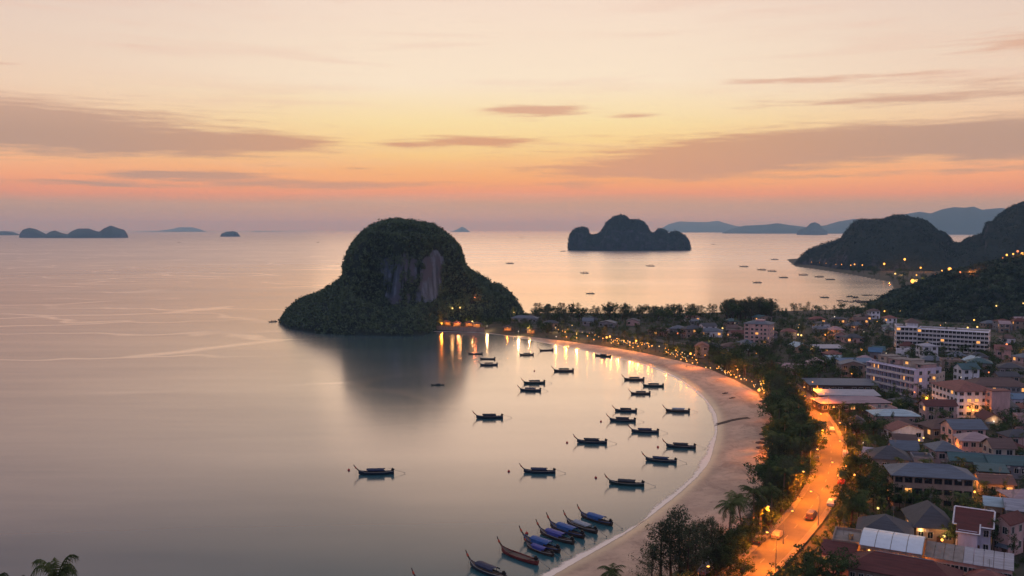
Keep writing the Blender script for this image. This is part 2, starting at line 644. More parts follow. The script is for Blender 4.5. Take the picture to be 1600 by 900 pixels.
S = 58000
mb = MB()
mb.add([(-S, -2000, 0), (S, -2000, 0), (S, S, 0), (-S, S, 0)], [(0, 1, 2, 3)])
sea = mb.build('sea', sea_material())
tag(sea, 'calm bay and open sea reflecting the sunset', kind='structure')


# ---- foam line of the last small wave, and the thin water behind it
def foam_material():
    m_ = bpy.data.materials.new('surf_foam')
    m_.use_nodes = True
    k = NT(m_.node_tree)
    ge = k.n('ShaderNodeNewGeometry')
    pos = ge.outputs['Position']
    n = k.noise(pos, .35, 5, .65)
    n2 = k.noise(pos, 2.0, 4, .7)
    e = k.n('ShaderNodeAttribute', attribute_name='edge').outputs['Fac']
    a = k.mr(k.m('ADD', e, k.m('ADD', k.m('MULTIPLY', k.m('SUBTRACT', n, .5), .9), k.m('MULTIPLY', k.m('SUBTRACT', n2, .5), .35))), .25, .62, 0, 1)
    p = k.n('ShaderNodeBsdfPrincipled')
    k.put(p.inputs['Base Color'], lin((236, 222, 212)))
    p.inputs['Roughness'].default_value = .4
    tr = k.n('ShaderNodeBsdfTransparent')
    mx = k.n('ShaderNodeMixShader')
    k.put(mx.inputs[0], k.m('MULTIPLY', a, .95))
    k.t.links.new(tr.outputs[0], mx.inputs[1])
    k.t.links.new(p.outputs[0], mx.inputs[2])
    o = k.n('ShaderNodeOutputMaterial')
    k.t.links.new(mx.outputs[0], o.inputs[0])
    return m_


def strip(name, line, offs, zfun, mat, attr=None, closed=False, dz=0.0):
    """sheet following a line; offs = list of sideways offsets (positive = to the left of travel)"""
    L = np.asarray(line, float)
    seg = np.hypot(*np.diff(L, axis=0).T)
    s = np.concatenate([[0], np.cumsum(seg)])
    n = max(2, int(s[-1] / 2.5))
    u = np.linspace(0, s[-1], n)
    X = np.interp(u, s, L[:, 0]); Y = np.interp(u, s, L[:, 1])
    w = 5
    ker = np.ones(w) / w
    if n > 20:
        Xs = np.convolve(np.pad(X, w // 2, 'edge'), ker, 'valid'); Ys = np.convolve(np.pad(Y, w // 2, 'edge'), ker, 'valid')
        X, Y = Xs, Ys
    tx, ty = np.gradient(X), np.gradient(Y)
    l = np.hypot(tx, ty) + 1e-9
    nxx, nyy = -ty / l, tx / l
    V = []
    for i, o_ in enumerate(offs):
        oo = o_(u) if callable(o_) else o_
        xx, yy = X + nxx * oo, Y + nyy * oo
        V.append(np.column_stack([xx, yy, (zfun(np.column_stack([xx, yy])) if callable(zfun) else np.full(n, zfun)) + dz]))
    V = np.stack(V, 1).reshape(-1, 3)
    k = len(offs)
    idx = np.arange(n * k).reshape(n, k)
    Q = np.stack([idx[:-1, :-1], idx[1:, :-1], idx[1:, 1:], idx[:-1, 1:]], -1).reshape(-1, 4)
    me = fast_mesh(name, V, Q, [mat], True)
    if attr:
        a = me.attributes.new(attr[0], 'FLOAT', 'POINT')
        a.data.foreach_set('value', np.tile(np.array(attr[1], np.float32), n))
    return me, np.column_stack([X, Y])


shore_line = coast[:4 * (len(bay) - 2)]
foam_m = foam_material()


def woff(a, b, s, sd):
    return lambda u: a + b * fbm(u, u * 0 + sd, s, sd, 3)


me, _ = strip('surf', shore_line, [woff(3.0, 1.5, 22, 1), woff(1.2, .8, 22, 1), woff(.3, .3, 35, 1), woff(-.6, .3, 35, 1)],
              lambda P: np.maximum(zland(P), 0) + .03, foam_m, ('edge', [-.2, .45, .95, .0]))
tag(inst('surf', me), 'thin white surf line along the curved beach', kind='structure')
# ------------------------------------------------------------------ rock and forest materials
def island_material(name, rock=(120, 108, 108), leafc=(34, 44, 36), rockiness=.5, cliff=None):
    m_ = bpy.data.materials.new(name)
    m_.use_nodes = True
    k = NT(m_.node_tree)
    ge = k.n('ShaderNodeNewGeometry')
    pos = ge.outputs['Position']
    at_ = k.n('ShaderNodeAttribute', attribute_name='rock')
    n1 = k.noise(pos, .05, 4, .6)
    x, y, z = k.sep(pos)
    st = k.noise(k.xyz(x, y, k.m('MULTIPLY', z, .18)), .16, 5, .65)
    rockc = k.mix(k.mr(st, .38, .62), tuple(v * .42 for v in lin(rock)), lin(rock))
    rockc = k.mix(k.mr(n1, .5, .6), rockc, lin((80, 82, 94)))
    green = k.mix(k.noise(pos, .25, 4, .6), lin(leafc), tuple(v * 2.0 for v in lin(leafc)))
    f = k.mr(k.m('ADD', at_.outputs['Fac'], k.m('MULTIPLY', k.m('SUBTRACT', n1, .5), .8)), .42, .58)
    p = k.n('ShaderNodeBsdfPrincipled')
    k.put(p.inputs['Base Color'], k.mix(f, green, rockc))
    p.inputs['Roughness'].default_value = .95
    p.inputs['Specular IOR Level'].default_value = .15
    b = k.n('ShaderNodeBump')
    b.inputs['Strength'].default_value = .8
    b.inputs['Distance'].default_value = 2.0
    k.put(b.inputs['Height'], st)
    k.t.links.new(b.outputs[0], p.inputs['Normal'])
    o = k.n('ShaderNodeOutputMaterial')
    k.t.links.new(p.outputs[0], o.inputs[0])
    return m_


def leaf_material(name, c1, c2, sc1=.35, sc2=.06, trans=.12):
    m_ = bpy.data.materials.new(name)
    m_.use_nodes = True
    k = NT(m_.node_tree)
    tc = k.n('ShaderNodeTexCoord')
    ge = k.n('ShaderNodeNewGeometry')
    oi = k.n('ShaderNodeObjectInfo')
    n = k.noise(ge.outputs['Position'], sc1, 3, .6)
    n2 = k.noise(ge.outputs['Position'], sc2, 2, .5)
    f = k.m('ADD', k.m('MULTIPLY', n, .55), k.m('ADD', k.m('MULTIPLY', n2, .3), k.m('MULTIPLY', oi.outputs['Random'], .15)))
    c = k.mix(k.mr(f, .32, .62), lin(c1), lin(c2))
    d = k.n('ShaderNodeBsdfDiffuse')
    k.put(d.inputs[0], c)
    t = k.n('ShaderNodeBsdfTranslucent')
    k.put(t.inputs[0], c)
    mx = k.n('ShaderNodeMixShader')
    mx.inputs[0].default_value = trans
    k.t.links.new(d.outputs[0], mx.inputs[1])
    k.t.links.new(t.outputs[0], mx.inputs[2])
    o = k.n('ShaderNodeOutputMaterial')
    k.t.links.new(mx.outputs[0], o.inputs[0])
    return m_


def clumps(C, Rr, k, tri=.5, flat=.85, rg=None, shell=.5):
    """leafy clumps: k random small triangles spread through each sphere (C, Rr)"""
    rg = rg or rng
    n = len(C)
    d = rg.normal(size=(n, k, 3)); d /= np.linalg.norm(d, axis=2, keepdims=True)
    r_ = rg.random((n, k, 1)) ** shell
    c = C[:, None, :] + Rr[:, None, None] * d * r_ * np.array([1, 1, flat])
    tv = rg.normal(size=(n, k, 3, 3)); tv /= np.linalg.norm(tv, axis=3, keepdims=True)
    V = c[:, :, None, :] + tv * (Rr[:, None, None, None] * tri) * rg.uniform(.7, 1.2, (n, k, 1, 1))
    V = V.reshape(-1, 3)
    T = np.arange(len(V)).reshape(-1, 3)
    return V, T


def hill(name, sil, D, zbase, depth_f, depth_b, label, mat, nu=160, nv=70, rough=(6, 18), p=2.2, q=.55, cliff=None, forest=None, leafmat=None, seed=0, zmin=-.9, cat=None, bulge=None, cliffmask=None):
    """Relief whose ridge, standing at distance D, has the surveyed skyline `sil` (photo bearings).
    depth_f / depth_b: how far it reaches towards and away from the viewer."""
    sil = np.array(sil, float)
    sx = np.array([sight(x, y, D)[0] for x, y in sil]); sz = np.array([sight(x, y, D)[1] for x, y in sil])
    u = np.linspace(sx[0], sx[-1], nu)
    H = np.maximum(np.interp(u, sx, sz), .2)
    # finer steps where the skyline is steep
    w = np.hypot(np.gradient(u), np.gradient(H)); s = np.concatenate([[0], np.cumsum(w[:-1])])
    u = np.interp(np.linspace(0, s[-1], nu), s, u)
    H = np.maximum(np.interp(u, sx, sz), .2)
    v = np.linspace(-1, 1, nv)
    U, Vv = np.meshgrid(u, v, indexing='ij')
    Hh = np.repeat(H[:, None], nv, 1)
    e = (U - (sx[0] + sx[-1]) / 2) / ((sx[-1] - sx[0]) / 2)
    ell = np.sqrt(np.clip(1 - np.abs(e) ** 2.6, .06, 1))
    dep = np.where(Vv < 0, depth_f, depth_b) * ell
    if bulge is not None:
        dep = dep * bulge(U, Vv)
    Yy = D + Vv * dep
    # keep the bearing of the ridge constant while moving in depth
    Xx = U + ((sx[0] + sx[-1]) / 2 / D) * (Yy - D)      # the body's short axis lies along the line of sight
    av = np.abs(Vv)
    if cliff is None:
        g = np.clip(1 - av ** p, 0, 1) ** q
    else:
        g = cliff(U, Vv, sx, Hh)
    Z = Hh * g
    nse = fbm(Xx + 5000, Yy, rough[1], seed, 4) * rough[0]
    Z = Z + nse * np.minimum(1, av * 3.0) * np.clip(Hh / Hh.max() * 2, .1, 1) * np.clip((1 - av) * 4, 0, 1)
    Z = Z + fbm(Xx + 900, Yy, rough[1] * .4, seed + 9, 3) * rough[0] * .22 * np.clip((1 - av) * 4, 0, 1)
    Z = np.maximum(Z, 0) + zbase * 0 + np.where(av > .999, zmin, 0)
    V3 = np.stack([Xx, Yy, Z], -1)
    flat = V3.reshape(-1, 3)
    idx = np.arange(nu * nv).reshape(nu, nv)
    Q = np.stack([idx[:-1, :-1], idx[1:, :-1], idx[1:, 1:], idx[:-1, 1:]], -1).reshape(-1, 4)
    du = np.gradient(V3, axis=0); dv = np.gradient(V3, axis=1)
    N = np.cross(du, dv); N /= np.linalg.norm(N, axis=2, keepdims=True) + 1e-9
    steep = 1 - np.abs(N[..., 2])
    if cliffmask is not None:
        steep = cliffmask(V3, steep)
    me = fast_mesh(name, flat, Q, [mat], True)
    a = me.attributes.new('rock', 'FLOAT', 'POINT')
    a.data.foreach_set('value', steep.ravel().astype(np.float32))
    o = inst(name, me)
    o.data.update()
    tag(o, label, kind='structure')
    if forest:
        n, r0, r1, kk, thr = forest
        A = np.linalg.norm(np.cross(flat[Q[:, 1]] - flat[Q[:, 0]], flat[Q[:, 3]] - flat[Q[:, 0]]), axis=1)
        st = steep.ravel()[Q].mean(1)
        cen = flat[Q].mean(1)
        bare = st + .35 * fbm(cen[:, 0], cen[:, 2] + cen[:, 1] * .3, 22, seed + 4, 3)
        A = A * (bare < thr) * (cen[:, 1] < D + depth_b * .35) * (cen[:, 2] > 1.0)
        pick = rng.choice(len(Q), n, p=A / A.sum())
        b1, b2 = rng.random((2, n, 1))
        q = flat[Q[pick]]
        P = (q[:, 0] * (1 - b1) + q[:, 1] * b1) * (1 - b2) + (q[:, 3] * (1 - b1) + q[:, 2] * b1) * b2
        rr = rng.uniform(r0, r1, n) * (1 + .25 * (rng.random(n) < .05))
        P[:, 2] += rr * .15
        V, T = clumps(P, rr, kk, .42, 1.0, shell=.4)
        fo = inst('forest', fast_mesh('forest', V, T, [leafmat]))
        tag(fo, forest_labels[name + str(seed)], kind='stuff', cat='forest')
    return o


forest_labels = {'island41': 'dense dark forest covering the domed limestone island with the pale cliff',
                 'hillside42': 'dark forest covering the near hill at the right edge above the town',
                 'mountain43': 'dark forest on the blue headland across the far bay',
                 'island44': 'dark scrub on the four-lobed island standing in the open sea'}

leaf_far = leaf_material('far_forest_leaves', (32, 48, 48), (90, 106, 84), .10, .03, .0)
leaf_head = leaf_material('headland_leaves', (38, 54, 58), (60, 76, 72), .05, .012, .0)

# main domed island with a bare cliff in its lower middle
sil_main = [(443, 503), (445, 494), (451, 484), (465, 474), (482, 465), (501, 459), (516, 449), (531, 440), (542, 433), (545, 424), (544.5, 405), (548, 391), (556, 377), (566, 366),
            (580, 355), (597, 347), (620, 343), (645, 346), (670, 353), (690, 362), (705, 372), (716, 385), (722, 400), (725, 414), (733, 423), (745, 429),
            (760, 438), (771, 448), (779, 446), (791, 454), (801, 465), (809, 477), (815, 488), (820, 500)]
DM = 745


def cliff_main(U, V, sx, H):
    av = np.abs(V)
    g0 = np.clip(1 - av ** 2.4, 0, 1) ** .62
    x0, x1 = sight(552, 400, DM)[0], sight(722, 400, DM)[0]
    c = (x0 + x1) / 2; hw = (x1 - x0) / 2
    tower = 1 / (1 + np.exp(((np.abs(U - c) / hw) - 1.0) * 9))
    edge = .52 + .07 * fbm(U, U * 0, 18, 5, 3)
    def ss(a, b, t):
        t = np.clip((t - a) / (b - a), 0, 1); return t * t * (3 - 2 * t)
    g1 = (1 - .14 * (av / .5) ** 2 * (av < .5) - .14 * (av >= .5)) * (1 - ss(edge, edge + .13, av) * .72) * np.clip(1 - ((av - edge - .1) / (1 - edge - .1)).clip(0, 1) ** 1.6, 0, 1)
    g = g0 * (1 - tower) + g1 * tower
    return np.where(V < 0, g, g0)


def rock_main(V3, st):
    # bearings of the bare face as surveyed
    px = 800 + F * V3[..., 0] / V3[..., 1]
    zz = V3[..., 2] + 9 * fbm(V3[..., 0], V3[..., 2], 20, 8, 4)
    xx = px + 16 * fbm(V3[..., 0] + 70, V3[..., 2], 16, 3, 4)
    a = np.clip((xx - 582) / 10, 0, 1) * np.clip((702 - xx) / 12, 0, 1) * np.clip((zz - 7) / 7, 0, 1) * np.clip((62 - zz + (xx - 640) * .12) / 10, 0, 1)
    hole = np.clip(np.abs(fbm(V3[..., 0] * 1.3, V3[..., 2] * .35, 16, 21, 3)) * 4.8 - .15, 0, 1)
    return np.clip(st * 1.15, .0, 1) * a * hole + .1


isl_m = island_material('island_rock_and_forest', (98, 110, 128), (30, 38, 36))
def bulge_main(U, V):
    px = 800 + F * U / DM
    t = np.clip((px - 640) / 70, 0, 1); t = t * t * (3 - 2 * t)
    return np.where(V < 0, 1 - .52 * t, 1)


hill('island', sil_main, DM, 0, 116, 60, 'steep domed limestone island with a pale bare cliff joined to the beach', isl_m, 240, 150, (4, 26), cliff=cliff_main, cliffmask=rock_main, bulge=bulge_main,
     forest=(7500, .9, 2.7, 22, .62), leafmat=leaf_far, seed=41)

# near forested hill at the right edge
sil_hill = [(1368, 486), (1376, 478), (1382, 466), (1396, 458), (1415, 455), (1440, 445), (1470, 434), (1500, 426), (1530, 418), (1560, 411), (1600, 403), (1660, 395), (1740, 392), (1850, 410)]
hill('hillside', sil_hill, 930, 0, 250, 300, 'dark forested near hill at the right edge, above the long white hotel', isl_m, 160, 80, (7, 60), p=1.5, q=.9,
     forest=(6500, 2.2, 4.2, 22, .9), leafmat=leaf_far, seed=42)

# blue headland across the far bay and the high mountain at the frame edge
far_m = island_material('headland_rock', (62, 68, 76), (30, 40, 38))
sil_head = [(1240, 417), (1247, 410), (1256, 398), (1270, 389), (1290, 382), (1310, 376), (1328, 371), (1334, 361), (1345, 352), (1360, 347), (1372, 345), (1384, 345), (1396, 340), (1410, 338), (1424, 341),
            (1440, 343), (1452, 350), (1462, 360), (1474, 365), (1483, 372), (1487, 381), (1500, 382), (1512, 376), (1530, 371), (1537, 369), (1536.8, 362), (1542, 352), (1552, 349), (1562, 338), (1575, 328), (1590, 321), (1610, 316), (1640, 312), (1680, 318), (1740, 340), (1800, 372)]
def bulge_head(U, V):
    px = 800 + F * U / 1950
    t = np.clip((px - 1262) / 110, 0, 1)
    return np.where(V < 0, 1 + 1.35 * t * t * (3 - 2 * t), 1)


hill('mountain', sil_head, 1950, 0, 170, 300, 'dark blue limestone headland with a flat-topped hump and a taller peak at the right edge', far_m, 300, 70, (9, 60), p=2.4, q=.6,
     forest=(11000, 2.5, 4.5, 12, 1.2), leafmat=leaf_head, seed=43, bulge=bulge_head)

# island in the open sea
sil_isl = [(889.5, 395), (890, 374), (893, 365), (900, 359), (908, 358), (916, 361), (919, 369), (922, 371), (930, 370), (940, 366), (944, 358), (950, 348), (958, 341), (970, 338), (978, 341), (984, 346), (996, 344), (1006, 350),
           (1012, 360), (1016, 365), (1024, 368), (1028, 361), (1034, 359), (1041, 363), (1044, 370), (1050, 364), (1058, 363), (1068, 368), (1075, 378), (1077, 386), (1077.5, 395)]
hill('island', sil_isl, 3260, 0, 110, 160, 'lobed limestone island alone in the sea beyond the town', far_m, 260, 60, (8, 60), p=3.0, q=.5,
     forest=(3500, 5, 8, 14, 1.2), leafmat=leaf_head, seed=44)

far_islands = [
    ('island', [(30, 375), (31, 365), (36, 359), (46, 356), (56, 358), (66, 363), (72, 366), (78, 362), (86, 360), (96, 364), (105, 366), (112, 361), (122, 357), (138, 357), (150, 361), (156, 362), (162, 357), (173, 352.5), (184, 356),
                (194, 359), (199, 366), (200, 375)], 8200, 400, 'long four-humped island near the left edge of the horizon', 15),
    ('island', [(-30, 373), (-10, 362), (8, 361), (20, 362), (30, 366), (34, 371)], 12000, 500, 'low blue island cut by the left edge of the photo', 12),
    ('island', [(343, 371), (346, 365), (354, 362), (364, 361), (371, 363), (376, 370)], 9400, 130, 'small rounded islet left of the domed island on the horizon', 8),
    ('island', [(200, 363), (215, 362), (245, 361), (268, 358), (280, 355), (300, 355), (312, 358), (322, 362)], 28000, 900, 'very faint hazy island between the long island and the small islet', 20),
    ('island', [(378, 363), (400, 361), (430, 361.5), (478, 363)], 30000, 900, 'faintest low strip of land on the horizon left of the dome', 10),
    ('island', [(700, 363), (708, 361), (715, 358), (722, 354), (728, 357), (735, 363)], 26000, 500, 'tiny pale cone island on the horizon right of the dome', 10),
    ('island', [(1244.5, 367), (1246, 361), (1252, 358), (1260, 355), (1266, 349), (1273, 347), (1280, 350), (1286, 357), (1292, 361), (1293, 367)], 12500, 300, 'small tent-shaped island in front of the blue headland tip', 12),
    ('mountain', [(1020, 363), (1035, 356), (1046, 350), (1062, 346), (1085, 347), (1105, 347), (1122, 345), (1135, 349), (1150, 353), (1180, 357), (1200, 363)], 24000, 1500, 'pale distant ridge right behind the lobed island', 40),
    ('mountain', [(1130, 363), (1142, 358), (1165, 353), (1185, 352), (1200, 351), (1215, 349), (1235, 352), (1262, 355), (1290, 352), (1310, 346), (1335, 342), (1352, 344), (1372, 350), (1400, 363)], 17000, 1000, 'hazy low ridge on the horizon behind the tent-shaped island', 40),
    ('mountain', [(1340, 363), (1365, 350), (1385, 341), (1410, 336), (1440, 331), (1455, 334), (1475, 327), (1492, 324), (1510, 325), (1522, 323), (1535, 328), (1550, 326), (1565, 325), (1580, 328), (1620, 335), (1700, 350), (1760, 363)], 14500, 1500, 'broad hazy mountain range behind the flat-topped headland', 60)]
for i, (nm, sil, D, dep, lab, rg_) in enumerate(far_islands):
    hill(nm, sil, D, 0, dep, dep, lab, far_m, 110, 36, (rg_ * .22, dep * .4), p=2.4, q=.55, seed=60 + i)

def surf_at(px, py, names=('island', 'hillside', 'mountain')):
    """where the line of sight meets the relief"""
    from mathutils import Vector
    d = Vector(ray(px, py)).normalized(); best = None
    for o in sc.objects:
        if o.name.split('.')[0] in names and o.type == 'MESH':
            ok, loc, nr, ix = o.ray_cast(Vector((0, 0, CAMZ)), d)
            if ok and (best is None or loc.y < best.y): best = loc.copy()
    return best


# hill under the viewpoint (the viewer stands on it)
def make_viewhill():
    n, m = 64, 24
    V, Q = [], []
    for i in range(m + 1):
        r_ = 150 * i / m
        for j in range(n):
            a = 2 * pi * j / n
            V.append((r_ * cos(a), r_ * sin(a), max(73.0 - .52 * r_, -.9) + (vnoise(r_ * cos(a), r_ * sin(a), 14, 3) * 1.2 if r_ > 8 else 0)))
    for i in range(m):
        for j in range(n):
            k = (j + 1) % n
            Q.append((i * n + j, (i + 1) * n + j, (i + 1) * n + k, i * n + k))
    V = np.array(V); V[:, 2] = np.minimum(V[:, 2], 73)
    o = inst('viewpoint_hill', fast_mesh('viewpoint_hill', V, np.array(Q), [isl_m], True))
    tag(o, 'forested hill under the viewpoint', kind='structure')


make_viewhill()


def make_haze():
    m_ = bpy.data.materials.new('haze_air')
    m_.use_nodes = True
    k = NT(m_.node_tree)
    v = k.n('ShaderNodeVolumePrincipled')
    v.inputs['Color'].default_value = (.37, .66, 1.0, 1)
    v.inputs['Density'].default_value = 6.2e-5
    v.inputs['Absorption Color'].default_value = (1, 1, 1, 1)
    v.inputs['Anisotropy'].default_value = .3
    o = k.n('ShaderNodeOutputMaterial')
    k.t.links.new(v.outputs[0], o.inputs['Volume'])
    mb = MB()
    mb.box(-60000, 60000, -2500, 60000, -2.0, 500)
    h = mb.build('haze', m_)
    tag(h, 'thin evening haze over the whole bay', kind='stuff')


make_haze()
# ------------------------------------------------------------------ materials of things
M_ASPH = pmat('road_asphalt', (86, 80, 74), .85, .16, .6, .2)
M_PAVE = pmat('pavement_concrete', (104, 98, 92), .85, .15, .8, .2)
M_PAINT = pmat('road_paint', (120, 114, 104), .7, .1, 2)
M_KERB = pmat('kerb_stone', (110, 104, 98), .8, .1, 2)
M_STEEL = pmat('galvanised_steel', (120, 122, 124), .5, .1, 3, metal=.5)
M_TRUNK = pmat('bark', (74, 62, 54), .95, .3, 2, .4)
M_PTRUNK = pmat('palm_trunk', (104, 92, 80), .95, .25, 3, .4)
M_HULLW = pmat('weathered_hull_wood', (58, 46, 42), .6, .3, 2, .2, stretch=(.2, 1, 1))
M_HULLB = pmat('dark_blue_hull_paint', (26, 40, 58), .45, .25, 2)
M_HULLG = pmat('dark_green_hull_paint', (30, 52, 52), .45, .25, 2)
M_HULLR = pmat('faded_red_hull_paint', (112, 46, 44), .5, .25, 2)
M_STRAKE = pmat('pale_gunwale_paint', (150, 150, 150), .5, .15, 2)
M_DECK = pmat('deck_boards', (92, 80, 72), .8, .25, 4, stretch=(.3, 2, 1))
M_PROW = pmat('prow_timber', (70, 52, 44), .6, .2, 3)
M_SASH = pmat('prow_ribbons', (176, 84, 62), .8, .3, 9)
M_TARPD = pmat('dark_tarpaulin', (38, 44, 56), .7, .25, 1.5, .3)
M_TARPB = pmat('blue_tarpaulin', (30, 80, 144), .55, .25, 1.2, .4)
M_TARPB2 = pmat('violet_blue_tarpaulin', (52, 62, 140), .55, .25, 1.2, .4)
M_TARPN = pmat('navy_tarpaulin', (28, 42, 76), .65, .25, 1.5, .3)
M_TARPL = pmat('light_grey_tarpaulin', (136, 146, 158), .6, .2, 1.2, .4)
M_ENG = pmat('engine_metal', (36, 36, 38), .5, .2, 5, metal=.4)
M_ROPE = pmat('rope', (150, 136, 116), .9, .1, 6)
M_RED = pmat('red_paint', (170, 50, 42), .5, .1, 5)
M_CLOTH = pmat('parasol_cloth', (64, 52, 54), .85, .2, 2)
M_GLASS = pmat('window_glass_dark', (30, 36, 46), .12, .2, .8, spec=.7)
M_FRAME = pmat('window_frame_white', (190, 186, 184), .5, .06, 3)
M_FRAMED = pmat('window_frame_brown', (80, 66, 60), .6, .1, 3)
M_DOOR = pmat('door_wood', (92, 62, 48), .6, .2, 4)
M_RAIL = pmat('balcony_rail', (196, 192, 190), .6, .06, 3)
E_WIN = emat('lit_window', (1.0, .42, .11), 1.3)
E_BULB = emat('sodium_bulb', (1.0, .40, .07), 3.2)
E_BULBY = emat('yellow_bulb', (1.0, .62, .20), 2.0)
E_BULBW = emat('white_bulb', (1.0, .84, .66), 1.5)
E_BULBR = emat('reddish_bulb', (1.0, .26, .09), 2.0)
L_PINE = leaf_material('casuarina_needles', (52, 60, 48), (90, 98, 74), .5, .1, .15)
L_BROAD = leaf_material('broad_leaves', (40, 56, 40), (84, 102, 66), .45, .1, .12)
L_PALM = leaf_material('palm_leaflets', (50, 62, 42), (94, 104, 66), .6, .1, .15)


def tree_label_ok(s):
    return s


# ------------------------------------------------------------------ road through the town
road_px = [(1040, 1010), (1085, 960), (1140, 922), (1188, 882), (1228, 842), (1260, 806), (1284, 770), (1297, 736), (1300, 704), (1292, 675), (1278, 652), (1262, 632), (1244, 612), (1222, 594), (1196, 577), (1160, 562), (1110, 547), (1050, 536), (980, 526), (900, 518), (830, 511)]
road_line = np.array(chain(road_px, 2.6))
# smooth it
_t = np.linspace(0, 1, len(road_line)); _u = np.linspace(0, 1, 160)
RL = np.column_stack([np.interp(_u, _t, road_line[:, i]) for i in (0, 1)])
for _ in range(14):
    RL[1:-1] = (RL[:-2] + RL[1:-1] * 2 + RL[2:]) / 4
RW = 3.5


def flatz(P):
    return zland(P) * 0 + 2.78


me, RC = strip('pavement', RL, [RW + 1.4, RW + 1.4 - .001, RW + .001], flatz, M_PAVE, dz=.20)
road_me, RC = strip('road', RL, [RW, 0, -RW], flatz, M_ASPH, dz=.09)
road = tag(inst('road', road_me), 'beach road curving through the town under orange street lamps', kind='structure')
for sgn in (1, -1):
    a, b = sgn * (RW + 1.4), sgn * (RW + .15)
    offs = [a, a, b, b] if sgn > 0 else [b, b, a, a]
    # raised pavement with its kerb face
    L1, _ = strip('pavement', RL, [a, b] if sgn > 0 else [b, a], flatz, M_PAVE, dz=.22)
    pv = tag(inst('pavement', L1), 'concrete pavement along the beach road', kind='structure')
    k1, _ = strip('kerb', RL, [b, sgn * RW] if sgn > 0 else [sgn * RW, b], flatz, M_KERB, dz=.225)
    kb = inst('kerb', k1, pv)
    # vertical face of the kerb
    n_ = len(RC)
    tx, ty = np.gradient(RC[:, 0]), np.gradient(RC[:, 1]); l_ = np.hypot(tx, ty)
    ex, ey = RC[:, 0] - ty / l_ * sgn * RW, RC[:, 1] + tx / l_ * sgn * RW
    Vv = np.concatenate([np.column_stack([ex, ey, np.full(n_, 3.005)]), np.column_stack([ex, ey, np.full(n_, 2.8)])])
    ii = np.arange(n_ - 1)
    inst('kerb_face', fast_mesh('kerb_face', Vv, np.stack([ii, ii + 1, ii + 1 + n_, ii + n_], 1), [M_KERB]), pv)

rs = np.concatenate([[0], np.cumsum(np.hypot(*np.diff(RC, axis=0).T))])


def road_at(s, off=0.0):
    x, y = np.interp(s, rs, RC[:, 0]), np.interp(s, rs, RC[:, 1])
    x2, y2 = np.interp(s + 1, rs, RC[:, 0]), np.interp(s + 1, rs, RC[:, 1])
    a = math.atan2(y2 - y, x2 - x)
    return x - sin(a) * off, y + cos(a) * off, a


for j in range(30):
    x, y, a = road_at(20 + j * 9.0)
    if j == 0:
        mb = MB(); mb.box(-1.5, 1.5, -.09, .09, 0, .006); dash = mb.mesh('lane_dash', M_PAINT)
    inst('lane_dash', dash, road, (x, y, 2.875), a)

# ------------------------------------------------------------------ long-tail boats
def boat_stations():
    xs = np.array([-5.6, -4.8, -3.6, -2.0, 0, 2.0, 3.8, 5.0, 5.6])
    hb = np.array([.10, .42, .78, 1.02, 1.10, 1.05, .88, .66, .50])
    sh = np.array([1.55, 1.18, .92, .80, .76, .78, .86, .96, 1.02])
    kl = np.array([.25, -.10, -.25, -.3, -.3, -.3, -.25, -.12, .0])
    return xs, hb, sh, kl


